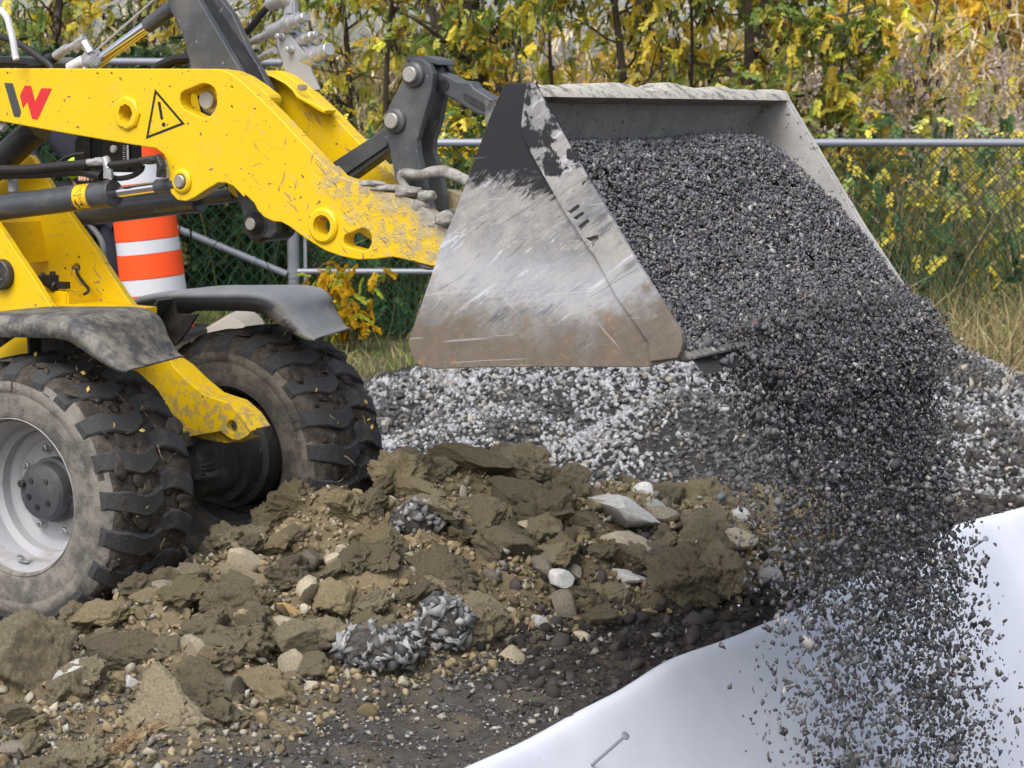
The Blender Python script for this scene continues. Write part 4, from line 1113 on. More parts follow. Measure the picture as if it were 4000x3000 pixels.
b = MB(); ce = [off(Bp, -.08, -.006), off(Bp, .045, -.002), off(Bp, .055, .006), off(Bp, .04, .022), off(Bp, -.08, .006)]
b.prism(ce, QB0 + .022, QB1 - .02); b.build("cutting_edge", m_gravdust, bk, bevel=.003)
for i, (tt, qq, s) in enumerate(((.0, QB0 + .045, (.045, .04, .02)),)):
    lump("gravel_cake", (Bp[0] + tt, qq, Bp[1] + .008), s, m_gravdust, bk, 40 + i)
b = MB(); hk = [mach(*zB(*p), .73) for p in ((1000, 640), (1060, 640), (1120, 780), (1080, 900), (1010, 860))]
b.prism(hk, .70, .73); b.prism(hk, .81, .84); b.build("bucket_ear", m_fend, bk)
b = MB(); hk = [mach(*z1(*p), .60) for p in ((1690, 960), (1860, 880), (1900, 700), (2000, 700), (2000, 1250), (1760, 1210))]
b.prism(hk, .57, .60); b.prism(hk, .93, .96); b.build("bucket_ear", m_fend, bk)
# ------------------------------------------------------------------ loose stone
def jag(sub, seed, flat=1.0, cut=6, rough=.12):
    """one crushed stone: an icosphere cut by random planes"""
    V, Fc = ico(sub); g = np.random.default_rng(seed)
    V = V * (1 + rough * g.normal(size=(len(V), 1)) * (1 if sub < 2 else .4))
    for k in range(cut):
        d = g.normal(size=3); d /= np.linalg.norm(d); h = g.uniform(.5, .85)
        over = V @ d - h; m = over > 0
        V[m] -= over[m, None] * d
    V[:, 2] *= flat
    return V, Fc
def jag(sub, seed, cut=6, rough=.12):
    V, Fc = ico(sub); g = np.random.default_rng(seed)
    V = V * (1 + .35 * fbm(V * 2 + seed, 2, seed) + rough * g.normal(size=len(V)))[:, None]
    for k in range(cut):
        d = g.normal(size=3); d /= np.linalg.norm(d); over = V @ d - g.uniform(.35, .8); m = over > 0
        V[m] -= over[m, None] * d
    return V, Fc
def ico0(seed, rough=.2):
    p = (1 + 5 ** .5) / 2
    V = np.array([(-1, p, 0), (1, p, 0), (-1, -p, 0), (1, -p, 0), (0, -1, p), (0, 1, p), (0, -1, -p), (0, 1, -p), (p, 0, -1), (p, 0, 1), (-p, 0, -1), (-p, 0, 1)], float) / math.sqrt(1 + p * p)
    Fc = np.array([(0, 11, 5), (0, 5, 1), (0, 1, 7), (0, 7, 10), (0, 10, 11), (1, 5, 9), (5, 11, 4), (11, 10, 2), (10, 7, 6), (7, 1, 8), (3, 9, 4), (3, 4, 2), (3, 2, 6), (3, 6, 8), (3, 8, 9), (4, 9, 5), (2, 4, 11), (6, 2, 10), (8, 6, 7), (9, 8, 1)])
    g = np.random.default_rng(seed); return V * (1 + rough * g.normal(size=(12, 1))), Fc
def shard(seed):
    """angular eight-sided splinter of crushed stone"""
    V = np.array([(1, 0, 0), (-1, 0, 0), (0, 1, 0), (0, -1, 0), (0, 0, 1), (0, 0, -1)], float)
    Fc = np.array([(0, 2, 4), (2, 1, 4), (1, 3, 4), (3, 0, 4), (2, 0, 5), (1, 2, 5), (3, 1, 5), (0, 3, 5)])
    g = np.random.default_rng(seed); return V * 1.15 + .34 * g.normal(size=(6, 3)), Fc
chips = [shard(100 + i) for i in range(14)]
rounder = [ico0(300 + i, .19) for i in range(10)]

def arrays(shapes, P, R, S, C, stretch=None):
    n = len(P); pick = rng.integers(0, len(shapes), n); VV = []; FF = []; CC = []; base = 0
    for k, (V, Fc) in enumerate(shapes):
        idx = np.where(pick == k)[0]
        if not len(idx): continue
        W = np.einsum('nij,nvj->nvi', R[idx], V[None] * S[idx][:, None, :])
        if stretch is not None: W = W * np.array(stretch)
        W = W + P[idx][:, None, :]; m = len(V)
        VV.append(W.reshape(-1, 3)); FF.append((Fc[None] + (np.arange(len(idx)) * m)[:, None, None] + base).reshape(-1, 3))
        CC.append(np.repeat(C[idx], m, 0)); base += len(idx) * m
    return np.concatenate(VV), np.concatenate(FF), np.concatenate(CC)

def joined(name, parts, mat, smooth=False):
    b = 0; V = []; Fc = []; C = []
    for v, f, c in parts: V.append(v); Fc.append(f + b); C.append(c); b += len(v)
    me = np_mesh(name, np.concatenate(V), np.concatenate(Fc), mat, np.concatenate(C), smooth=smooth)
    return link(bpy.data.objects.new(name, me))

def grid_tris(ni, nj):
    I = np.arange(ni * nj).reshape(ni, nj); a, b_, c, d = I[:-1, :-1], I[1:, :-1], I[1:, 1:], I[:-1, 1:]
    return np.concatenate([np.stack([a, b_, c], -1).reshape(-1, 3), np.stack([a, c, d], -1).reshape(-1, 3)])

def world_pts(t, q, z): return np.stack([*xy(t, q), z], -1)

def sizes(n, lo, hi, e=1.0):
    s = lo * (hi / lo) ** (rng.random(n) ** e)
    return s[:, None] * np.stack([rng.uniform(.9, 1.45, n), rng.uniform(.75, 1.05, n), rng.uniform(.5, .85, n)], 1)

def grey_cols(n, lo=.055, hi=.27, light=.055):
    v = rng.uniform(lo, hi, n) ** 1.0; c = v[:, None] * np.array([.96, .965, 1.03]) * (1 + .04 * rng.normal(size=(n, 3)))
    L = rng.random(n) < light; c[L] = rng.uniform(.30, .46, (L.sum(), 1)) * np.array([1, .98, .94])
    W = rng.random(n) < .05; c[W] *= np.array([1.05, .92, .80])
    return np.clip(c, .01, 1)

# the load in the bucket
sec = [(2.165, 1.80), (2.20, 1.838), (2.27, 1.872), (2.345, 1.868), (2.41, 1.815), (2.50, 1.690), (2.60, 1.555), (2.70, 1.43), (2.79, 1.335), (2.865, 1.275), (2.925, 1.215), (2.97, 1.13), (3.00, 1.04)]
sp = np.array(sec); sl = np.concatenate([[0], np.cumsum(np.hypot(*(sp[1:] - sp[:-1]).T))])
def load_pt(s, q):
    t = np.interp(s, sl, sp[:, 0]); z = np.interp(s, sl, sp[:, 1])
    k = fbm(np.stack([s * 5, q * 5, 0 * s], -1), 3, 77)
    bump_ = .018 * k + .03 * np.exp(-((q - 1.2) / .35) ** 2) * sstep(s, .50, .12) - .05 * sstep(q, 1.42, 1.64) * sstep(s, .75, .2) + .045 * sstep(q, 1.0, 1.6) * sstep(s, .25, .55) - .015 * sstep(q, .3, -.1) * sstep(s, .5, .15)
    return t + bump_ * .8, z + bump_ * .55
ss = np.linspace(0, sl[-1], 60); ss = np.linspace(0, sl[-3], 60); qq = np.linspace(QB0 + .02, QB1 - .02, 110)
SS, QQ2 = np.meshgrid(ss, qq, indexing='ij'); t_, z_ = load_pt(SS, QQ2)
base = (world_pts(t_ - .012, QQ2, z_ - .006).reshape(-1, 3), grid_tris(60, 110), np.full((6600, 3), .045))
N = 34000
s = sl[-1] * rng.random(N) ** .93; q = rng.uniform(QB0 + .022, QB1 - .022, N); past = s > sl[-4]
q = np.where(past, .02 + (q - QB0) / (QB1 - QB0) * 1.70, q)
keep = ~past | (q > .12 + 1.2 * (s - sl[-4]) + .2 * fbm(np.stack([s * 9, q * 6, 0 * s], 1), 2, 3)); s, q = s[keep], q[keep]; N = len(s); t_, z_ = load_pt(s, q)
prog = np.clip((s - sl[-4]) / (sl[-1] - sl[-4]), 0, 1); kk = rng.random(N) > .65 * prog; s, q, t_, z_, prog = s[kk], q[kk], t_[kk], z_[kk], prog[kk]; N = len(s)
d = rng.uniform(-.004, .008, N) + .035 * rng.normal(size=N) * prog
P = world_pts(t_ + d * .8, q, z_ + d * .6)
load = joined("gravel_load", [base, arrays(chips, P, rand_rot(N, rng), sizes(N, .0042, .0092, 2.0), grey_cols(N))], m_gravel)
tag(load, "dark grey crushed gravel filling the tipped bucket and sliding over its lip", "gravel", kind="stuff")

# the falling stream
N = 31000
q = np.where(rng.random(N) < .85, .16 + 1.46 * rng.beta(1.5, 1.15, N), rng.uniform(0, 1.66, N))
tau = .60 * rng.random(N) ** 1.22
vt = rng.normal(.74, .17, N) + .12 * fbm(np.stack([q * 3, tau * 4, 0 * q], 1), 3, 5) * 2
vz = rng.normal(.75, .22, N); g0 = rng.random(N) ** 1.5
st = (2.80 + .08 * rng.random(N)); sz = 1.30 + .06 * rng.normal(size=N) * .4
t_ = st + vt * tau - .06 * g0 * (tau > .1); z_ = sz - vz * tau - 4.905 * tau ** 2
q = q + rng.normal(0, .10, N) * tau
ok = (z_ > -1.1) & (rng.random(N) > .5 * sstep(tau, .22, .5)); P = world_pts(t_, q, z_)[ok]; n = ok.sum()
S = sizes(n, .0038, .0088, 2.0); S[:, 2] *= 2.3; big = rng.random(n) < .035; S[big] *= 1.7
ok2 = ok & (rng.random(N) < .33); P2 = world_pts(t_ + rng.normal(0, .05, N), q, z_ + rng.normal(0, .05, N))[ok2]; n2 = ok2.sum(); S2 = sizes(n2, .0015, .0034); S2[:, 2] *= 4
fine_ = arrays(chips, P2, euler_rot(rng.uniform(0, 6.28, n2), rng.normal(0, .2, n2), rng.normal(0, .2, n2)), S2, grey_cols(n2, .07, .2, .0))
fall = joined("falling_gravel", [fine_, arrays(chips, P, euler_rot(rng.uniform(0, 6.28, n), rng.normal(0, .45, n), rng.normal(0, .45, n)), S, grey_cols(n, .05, .21, .04))], m_gravel)
tag(fall, "curtain of dark gravel falling from the bucket lip past the white sheet", "gravel", kind="stuff")

# the stockpile behind
N = 36000
x = rng.uniform(-1.3, 4.2, N); y = rng.uniform(9.6, 13.4, N); h = pile(x, y)
keep = (h > .012) & ((rng.random(N) < .9) | (h > .05)); x, y, h = x[keep], y[keep], h[keep]
# only the slopes that face the yard
keep = (y < 12.9); x, y = x[keep], y[keep]
n = len(x); z = height(x, y) + rng.uniform(-.004, .012, n)
pt = fbm(np.stack([x * 1.1 + .35 * y, y * 1.3, 0 * x], 1), 3, 21) + .5 * fbm(np.stack([x * 4, y * 4, 0 * x], 1), 2, 22)
lightp = .42 + 1.05 * pt + .30 * np.exp(-(((x - 1.0) / .8) ** 2 + ((y - 10.9) / .5) ** 2)) + .28 * sstep(x, 2.2, 2.9)
L = rng.random(n) < lightp
C = np.where(L[:, None], rng.uniform(.25, .50, (n, 1)) * np.array([.96, .98, 1.02]), rng.uniform(.06, .17, (n, 1)) * np.array([1, .99, .99]))
wm = rng.random(n) < .05; C[wm] = rng.uniform(.3, .42, (wm.sum(), 1)) * np.array([1, .93, .78])
S = sizes(n, .0125, .0255, 1.3); S[:, 2] *= .8
nearer = y < 11.9
def part_(m, sh): return arrays(sh, np.stack([x, y, z], 1)[m], rand_rot(m.sum(), rng), S[m], C[m])
stock = joined("gravel_stockpile", [part_(nearer, rounder), part_(~nearer, chips)], m_pebble)
tag(stock, "low stockpile of light and dark grey gravel behind the bucket", "gravel", kind="stuff")
# gravel strewn round the foot of the pile
N = 2600
x = rng.uniform(-1.0, 3.2, N); y = rng.uniform(8.9, 11.5, N); pp = pile(x, y); keep = (pp < .02) & (fbm(np.stack([x * 1.5, y * 1.5, 0 * x], 1), 3, 4) + .3 * (y - 9.6) > .05); x, y = x[keep], y[keep]; n = len(x)
C = rng.uniform(.12, .42, (n, 1)) * np.array([1, .96, .9])
st2 = joined("scattered_gravel", [arrays(rounder, np.stack([x, y, height(x, y) + .004], 1), rand_rot(n, rng), sizes(n, .007, .02), C)], m_pebble)
tag(st2, "loose gravel strewn over the dirt at the foot of the stockpile", "gravel", kind="stuff")

# fine stones on the dark ground in front of the soil windrow
N = 17000
t_ = rng.uniform(.55, 2.36, N); q = rng.uniform(-1.6, 4.4, N); x, y = xy(t_, q); hp = heap(x, y)
te = t_ - EDGE - edge_wave(q)
keep = (hp < .10) & (te < .0) & (rng.random(N) < .95 - .5 * sstep(q, .6, 2.0) * sstep(te, -1.0, -.4)); x, y, te, q = x[keep], y[keep], te[keep], q[keep]; n = len(x)
u_ = rng.random(n); C = rng.uniform(.05, .14, (n, 1)) * np.array([1.0, .97, .95])
a = u_ < .13; C[a] = rng.uniform(.22, .42, (a.sum(), 1)) * np.array([1, .93, .80]); a = u_ > .93; C[a] = rng.uniform(.3, .48, (a.sum(), 1)) * np.array([.97, .99, 1.0])
C = C * (1 - .55 * sstep(te, -1.1, -.6) * sstep(q, .0, .8))[:, None]
S = sizes(n, .004, .017, 2.6)
S[:, 2] *= .8
fines = joined("stony_soil", [arrays(rounder, np.stack([x, y, height(x, y) + .002], 1), euler_rot(rng.uniform(0, 6.28, n), rng.normal(0, .3, n), rng.normal(0, .3, n)), S, C)], m_pebble)
tag(fines, "small dark and beige stones bedded in the black soil near the sheet", "stones", kind="stuff")

# black crumbly soil along the cut edge above the sheet
N = 2600
q = rng.uniform(-.2, 5.2, N); te = -.02 - .85 * rng.random(N) ** 1.3; t_ = EDGE + edge_wave(q) + te; keep = rng.random(N) < sstep(q, -.2, 1.2); q, t_ = q[keep], t_[keep]; x, y = xy(t_, q); n = len(x)
C = np.array([.043, .038, .036]) * rng.uniform(.6, 1.9, (n, 1))
bank = joined("black_soil_crumbs", [arrays(rounder, np.stack([x, y, height(x, y) + .004], 1), rand_rot(n, rng), sizes(n, .008, .045, 2.2), C)], m_gravel)
tag(bank, "black crumbly soil along the cut edge just above the white sheet", "soil", kind="stuff")

# ------------------------------------------------------------------ clods and stones of the soil windrow
def clod_mesh(name, seed, mat, rough=.36, sub=4, cuts=3, flat=.75):
    V, Fc = ico(sub); g = np.random.default_rng(seed)
    for k in range(cuts):
        d = g.normal(size=3); d /= np.linalg.norm(d); h = g.uniform(.42, .75); over = V @ d - h; m_ = over > 0; V[m_] -= over[m_, None] * d
    W = V + .25 * np.stack([fbm(V * 2 + seed + a * 9, 2, seed + a) for a in range(3)], 1)
    n = fbm(W * 1.5 + seed * 3.3, 2, seed) * rough * .9 + fbm(W * 4 + seed, 3, seed + 5) * rough * .75 + (.25 - np.abs(fbm(W * 8 + seed, 2, seed + 9))) * rough * .5 + vnoise(W * 18 + seed, seed) * rough * .20 + vnoise(W * 38 + seed, seed + 2) * rough * .10
    V = V * (1 + n)[:, None]; V[:, 2] *= flat
    return np_mesh(name, V, Fc, mat, smooth=True)
def rock_mesh(name, seed, mat, sub=3, cuts=9, flat=.75):
    V, Fc = ico(sub); g = np.random.default_rng(seed)
    for k in range(cuts):
        d = g.normal(size=3); d /= np.linalg.norm(d); h = g.uniform(.45, .85); over = V @ d - h; m_ = over > 0; V[m_] -= over[m_, None] * d * .97
    V = V * (1 + .05 * fbm(V * 3 + seed, 3, seed))[:, None]; V[:, 2] *= flat
    me = np_mesh(name, V, Fc, mat, smooth=True, sharp=.55); return me
CL = [clod_mesh("soil_clod", 10 + i, m_clod if i % 4 else m_clod_y, sub=5, rough=.44, cuts=3, flat=.85) for i in range(9)]
CLF = [clod_mesh("soil_clod", 40 + i, m_clod if i % 3 else m_clod_y, sub=5, cuts=7, rough=.26, flat=.85) for i in range(5)]
RB = [rock_mesh("stone", 60 + i, m_rock_b) for i in range(4)]
RG = [rock_mesh("stone", 80 + i, m_rock_g) for i in range(4)]
RD = [rock_mesh("stone", 90 + i, m_rock_d) for i in range(3)]

AVOID = []
def put(kind, me, u, v, w, h, label=None, tilt=0.0, yaw=None, group=None, depth=None, lift=.35):
    """a clod or stone that shows w x h picture units (2212 wide) at (u,v)"""
    g = ground_at(u * 1.8083, (v + h * .30) * 1.8083)
    if g is None: return None
    D = g[1]; k = D / 4425.0
    name = "soil_clod" if kind == 'clod' else "stone"
    o = bpy.data.objects.new(name, me); COL.objects.link(o)
    sx, sz = w * k * .56, h * k * .66; sy = (depth or (w + h) * .5) * k * .5
    o.scale = (sx, sy, sz)
    o.rotation_euler = (random.uniform(-.15, .15), tilt, yaw if yaw is not None else random.uniform(-.3, .3))
    zg = float(height(g[0], g[1], False))
    o.location = (g[0], g[1] + sy * .25, zg + sz * lift)
    AVOID.append((g[0], g[1], max(sx, sz) * .5))
    tag(o, label, "clod" if kind == 'clod' else "stone", group)
    return o
GC_, GS_ = "soil clods of the windrow", "stones among the soil clods"
H = [
 ('clod', CLF[0], 1022, 998, 205, 72, "large dark slab-like clod crowning the soil heap in front of the gravel pile", 0.03),
 ('clod', CLF[1], 72, 1425, 190, 215, "biggest rough brown clod at the far left below the near tyre", -0.5),
 ('clod', CLF[3], 212, 1333, 135, 62, "ochre-topped clod leaning against the near tyre on the left", -0.15),
 ('clod', CLF[2], 262, 1405, 175, 88, "flat smooth brown slab beside the biggest clod at left", 0.12),
 ('clod', CLF[4], 150, 1478, 120, 125, "upright brown clod just right of the biggest left clod", 0.5),
 ('stone', RB[0], 418, 1402, 98, 84, "square beige boulder with a pale top under the near tyre", 0.1),
 ('stone', RG[0], 1345, 1105, 186, 74, "long pale grey stone lying tilted on the right shoulder of the heap", 0.42),
 ('stone', RB[1], 1592, 1166, 88, 52, "pale angular block alone at the right end of the heap", 0.0),
 ('stone', RB[2], 1352, 1180, 112, 84, "large golden beige rock below the long pale stone", 0.2),
 ('stone', RB[3], 1278, 1188, 72, 48, "pale pointed stone touching the left of the golden beige rock", -0.1),
 ('stone', RG[1], 1346, 1242, 106, 38, "flat white stone under the golden beige rock", 0.03),
 ('clod', CLF[3], 572, 1488, 150, 78, "slab clod with pale crust tilted down to the right at the heap foot", 0.55),
 ('stone', RD[0], 508, 1482, 68, 64, "round pinkish stone held under the crusted slab clod", 0.0),
 ('stone', RB[0], 634, 1428, 68, 76, "tall beige stone left of the gravel-coated lumps", 0.3),
 ('stone', RB[2], 528, 1210, 76, 66, "rounded tan stone with rusty edge right of the near tyre", 0.5),
 ('clod', CLF[0], 845, 1192, 130, 92, "tan clay block with a smooth sheared face in the middle of the heap", 0.5),
 ('clod', CLF[1], 1092, 1190, 170, 82, "long clod sloping right in the upper middle of the heap", 0.45),
 ('clod', CLF[2], 1010, 1310, 190, 82, "long brown ridge clod above the gravel-coated ball", 0.55),
 ('clod', CLF[4], 1170, 1140, 110, 92, "bulky clod left of the pale pointed stone", 0.2),
 ('clod', CLF[3], 720, 1300, 105, 88, "blocky brown clod above the gravel-coated lumps", -0.2),
 ('stone', RG[2], 1210, 1255, 78, 54, "smooth grey cobble in the right middle of the heap", 0.2),
 ('stone', RD[1], 1170, 1230, 70, 60, "dull brown stone left of the smooth grey cobble", 0.4),
 ('stone', RG[3], 1172, 1345, 72, 36, "pale brick-shaped stone on the lower right slope", 0.05),
 ('clod', CLF[4], 1290, 1335, 110, 56, "low flat clod alone on the dark soil at lower right", 0.05),
 ('stone', RB[1], 1105, 1420, 56, 52, "cream stone on the dark soil right of the gravel-coated ball", 0.3),
 ('stone', RB[3], 1260, 1380, 54, 34, "small tan stone on the black soil near the sheet edge", 0.2),
 ('stone', RB[1], 608, 1350, 88, 40, "pale lying stone under the splinter of wood", 0.05),
 ('stone', RG[3], 285, 1475, 46, 56, "small cream pebble standing upright at the lower left", 0.1),
 ('clod', CLF[0], 900, 1060, 150, 66, "rounded tan clod behind the heap crest right of the far tyre", 0.1),
 ('clod', CLF[2], 1120, 1062, 130, 62, "sandy clod below the dark crowning slab", 0.3),
 ('clod', CLF[1], 1235, 1040, 90, 72, "dark pointed clod left of the long pale stone", -0.4),
 ('stone', RD[2], 348, 1275, 76, 52, "grey brown block wedged at the right foot of the near tyre", 0.1),
 ('clod', CLF[3], 330, 1300, 120, 50, "crumbly clod under the near tyre with white specks", 0.1),
 ('clod', CLF[4], 480, 1300, 150, 66, "broad brown clod right of the near tyre", 0.2),
 ('clod', CLF[1], 640, 1395, 130, 100, "stony earth clod in the lower left middle", 0.1),
 ('stone', RG[0], 1415, 1092, 52, 34, "small pink beige stone behind the long pale stone", 0.1),
 ('clod', CLF[2], 350, 1545, 110, 56, "low clod at the front foot of the heap", 0.05),
 ('clod', CLF[0], 440, 1525, 100, 54, "stone-speckled clod at the front foot left of the crusted slab", -0.2),
 ('clod', CLF[1], 30, 1545, 90, 44, "small clod at the lower left corner of the heap", 0.1),
 ('stone', RB[2], 740, 1190, 34, 38, "small golden yellow stone left of the tan clay block", 0.5),
]
for h_ in H:
    kind, me_, u, v, w, hh, lab, tl_ = h_
    put(kind, me_, u, v, w, hh, lab, tl_, group=GC_ if kind == 'clod' else GS_)

# two lumps of soil coated with gravel
def coated(label, u, v, w, h, seed, n):
    g = ground_at(u * 1.8083, (v + h * .3) * 1.8083); k = g[1] / 4425.0
    o = thing("gravel_lump", label, "clod", (g[0], g[1] + w * k * .2, float(height(g[0], g[1], False)) + h * k * .40), 0, "gravel coated lumps")
    V, Fc = ico(3); V = V * (1 + .14 * fbm(V * 2 + seed, 3, seed))[:, None] * np.array([w * k * .5, w * k * .42, h * k * .56])
    link(bpy.data.objects.new("core", np_mesh("core", V, Fc, m_core, smooth=True)), o)
    AVOID.append((g[0] + .05, g[1] - .10, w * k * .62))
    gg = np.random.default_rng(seed); dd = gg.normal(size=(n, 3)); dd /= np.linalg.norm(dd, axis=1, keepdims=True)
    P = dd * (1 + .14 * fbm(dd * 2 + seed, 3, seed))[:, None] * np.array([w * k * .5, w * k * .42, h * k * .56])
    C = gg.uniform(.18, .42, (n, 1)) * np.array([.98, .99, 1.0]); dk = gg.random(n) < .4; C[dk] *= .35
    V2, F2, C2 = arrays(chips, P, rand_rot(n, gg), sizes(n, .010, .026, 1.3), C)
    s_ = link(bpy.data.objects.new("gravel_coat", np_mesh("gravel_coat", V2, F2, m_pebble, C2)), o); s_['kind'] = "stuff"
coated("ball of earth thickly coated with pale gravel in the middle of the heap foot", 958, 1368, 118, 104, 3, 260)
coated("low wide lump coated with pale gravel left of the gravel ball", 815, 1415, 190, 90, 4, 330)
coated("small dark lump with gravel stuck on it high in the heap", 895, 1140, 100, 80, 6, 110)

# the many other clods and stones, largest first
def crest_front(n, lo, hi):
    out = []
    while len(out) < n:
        x, y = rng.uniform(-2.4, 1.6), rng.uniform(5.7, 9.8)
        hh = float(heap(x, y))
        if hh < .018: continue
        if any((x - ax_) ** 2 + (y - ay_) ** 2 < ar_ * ar_ for ax_, ay_, ar_ in AVOID): continue
        t, q = tq(x, y)
        if t < .50 and q < .47: continue
        if t < .52 and 1.1 < q < 1.7: continue
        if rng.random() > .35 + .65 * min(1, hh / .12): continue
        s = lo * (hi / lo) ** (rng.random() ** 1.4)
        if q < .35 and t < .75: s = min(s, .055)
        out.append((x, y, s))
    return sorted(out, key=lambda a: -a[2])
ORD = []
pts = crest_front(258, .046, .125)
for i, (x, y, s) in enumerate(pts):
    r = rng.random()
    if r < .72: me_, kind, look, grp = CL[int(rng.integers(len(CL)))], "soil_clod", "clod", "ordinary clods of the soil heap"
    elif r < .84: me_, kind, look, grp = RB[int(rng.integers(4))], "stone", "beige", "ordinary beige stones in the soil heap"
    elif r < .92: me_, kind, look, grp = RD[int(rng.integers(3))], "stone", "brown", "ordinary brown stones in the soil heap"
    else: me_, kind, look, grp = RG[int(rng.integers(4))], "stone", "grey", "ordinary grey stones in the soil heap"
    if kind == "stone": s *= .68
    o = bpy.data.objects.new(kind, me_); COL.objects.link(o)
    o.scale = (s * rng.uniform(.9, 1.3), s * rng.uniform(.8, 1.15), s * rng.uniform(.75, 1.15))
    o.rotation_euler = (rng.normal(0, .35), rng.normal(0, .35), rng.uniform(0, 6.28))
    o.location = (x, y, float(height(x, y)) + s * rng.uniform(.1, .55))
    tag(o, None, "clod" if kind == "soil_clod" else "stone", grp); o["look"] = look; ORD.append((o, s))
# say which one each ordinary piece is: its size, its look and what it lies next to
SHORT = ["crowning slab", "biggest left clod", "ochre-topped clod", "flat smooth slab", "upright clod", "square beige boulder", "long grey stone", "pale end block", "golden beige rock", "pale pointed stone", "flat white stone", "crusted slab clod", "round pinkish stone", "tall beige stone", "rounded tan stone", "tan clay block", "long sloping clod", "brown ridge clod", "bulky clod", "blocky clod", "smooth grey cobble", "dull brown stone", "brick-shaped stone", "low flat clod", "cream stone", "small tan stone", "pale lying stone", "upright cream pebble", "rounded tan clod", "sandy clod", "dark pointed clod", "grey brown block", "crumbly tyre clod", "broad brown clod", "stony earth clod", "pink beige stone", "low foot clod", "stone-speckled clod", "small corner clod", "golden yellow stone"]
LM = [(h[2], h[3], s_) for h, s_ in zip(H, SHORT)] + [(958, 1368, "gravel-coated ball"), (815, 1415, "wide gravel-coated lump"), (895, 1140, "dark gravelly lump"), (640, 1335, "wood splinter"), (285, 1612, "reed seed head")]
def to_pic(p):
    c, s_ = math.cos(PIT), math.sin(PIT); x, y, z = p[0], p[1], p[2] - ZC; d = c * y - s_ * z
    return (2000 + FP * x / d) / 1.8083, (1500 - FP * (s_ * y + c * z) / d) / 1.8083
used = {}
for o, s_ in ORD:
    u, v = to_pic(o.location); near = sorted(LM, key=lambda m: (m[0] - u) ** 2 + (m[1] - v) ** 2)
    sz = "large" if s_ > .078 else "medium" if s_ > .052 else "small"
    def rel(m):
        dx, dy = u - m[0], v - m[1]
        if abs(dx) > 1.6 * abs(dy): return "right of" if dx > 0 else "left of"
        if abs(dy) > 1.6 * abs(dx): return "below" if dy > 0 else "above"
        return ("below-right of" if dx > 0 else "below-left of") if dy > 0 else ("above-right of" if dx > 0 else "above-left of")
    base_ = {"clod": "brown clod", "beige": "beige stone", "brown": "brown stone", "grey": "grey stone"}[o["look"]]
    cands = [f"{sz} {base_} {rel(near[0])} the {near[0][2]}"] + [f"{sz} {base_} {rel(near[i])} the {near[i][2]} and {rel(near[j])} the {near[j][2]}" for i, j in ((0, 1), (0, 2), (1, 2), (0, 3), (1, 3), (2, 3), (0, 4), (1, 4), (2, 4), (0, 5), (1, 5))]
    for cand in cands:
        if cand not in used and len(cand.split()) <= 16: break
    used[cand] = 1; o["label"] = cand; del o["look"]

# small crumbs of the same soil
def mesh_arr(me):
    n = len(me.vertices); co = np.empty(n * 3, np.float32); me.vertices.foreach_get("co", co)
    f = np.empty(len(me.polygons) * 3, np.int32); me.polygons.foreach_get("vertices", f); return co.reshape(-1, 3).astype(float), f.reshape(-1, 3)
cr = [jag(2, 200 + i, cut=8, rough=.10) for i in range(8)]
N = 7600
x = rng.uniform(-2.5, 1.7, N); y = rng.uniform(5.6, 10, N); hp = heap(x, y); keep = (hp > .002) & (rng.random(N) < .3 + hp / .15); x, y = x[keep], y[keep]; n = len(x)
C = rng.uniform(.55, 1.5, (n, 1)) * np.array([.190, .155, .094]); a = rng.random(n) < .14; C[a] = rng.uniform(.24, .42, (a.sum(), 1)) * np.array([1, .9, .72])
nx_ = 17000; xs = rng.uniform(-2.5, 1.7, nx_); ys = rng.uniform(5.6, 10, nx_); hs_ = heap(xs, ys); kk = (hs_ > .003) & (rng.random(nx_) < .35 + hs_ / .12); xs, ys = xs[kk], ys[kk]; ns = len(xs)
CS = rng.uniform(.45, 1.55, (ns, 1)) * np.array([.265, .22, .145]); a = rng.random(ns) < .10; CS[a] = rng.uniform(.28, .46, (a.sum(), 1)) * np.array([1, .92, .76])
C = C * 1.2
crumbs = joined("soil_crumbs", [arrays(rounder, np.stack([xs, ys, height(xs, ys) + .004], 1), rand_rot(ns, rng), sizes(ns, .005, .017, 1.2), CS), arrays(cr, np.stack([x, y, height(x, y) + .008], 1), rand_rot(n, rng), sizes(n, .009, .036, 1.5), C)], stone_mat("loose_soil", .95, 45, .1))
tag(crumbs, "crumbs of brown soil and grit filling the gaps between the clods", "soil", kind="stuff")
N = 9000
x = rng.uniform(-2.6, 1.9, N); y = rng.uniform(5.4, 10, N); hp = heap(x, y); keep = (hp < .28) & (hp > -.1) & (rng.random(N) < np.where(hp > .003, .55, np.exp(-((x + .6 - .6 * (y - 6.9)) ** 2) / .5) * .8)); x, y = x[keep], y[keep]; n = len(x)
C = rng.uniform(.18, .44, (n, 1)) * np.array([1, .95, .84]); a = rng.random(n) < .45; C[a] = rng.uniform(.06, .16, (a.sum(), 1)) * np.array([1, .86, .62])
grit = joined("grit", [arrays(chips, np.stack([x, y, height(x, y) + .010 + .03 * rng.random(n) * (heap(x, y) > .05)], 1), rand_rot(n, rng), sizes(n, .004, .015, 1.6), C)], m_pebble)
tag(grit, "pale grit and pebbles strewn over the soil heap and its foot", "stones", kind="stuff")
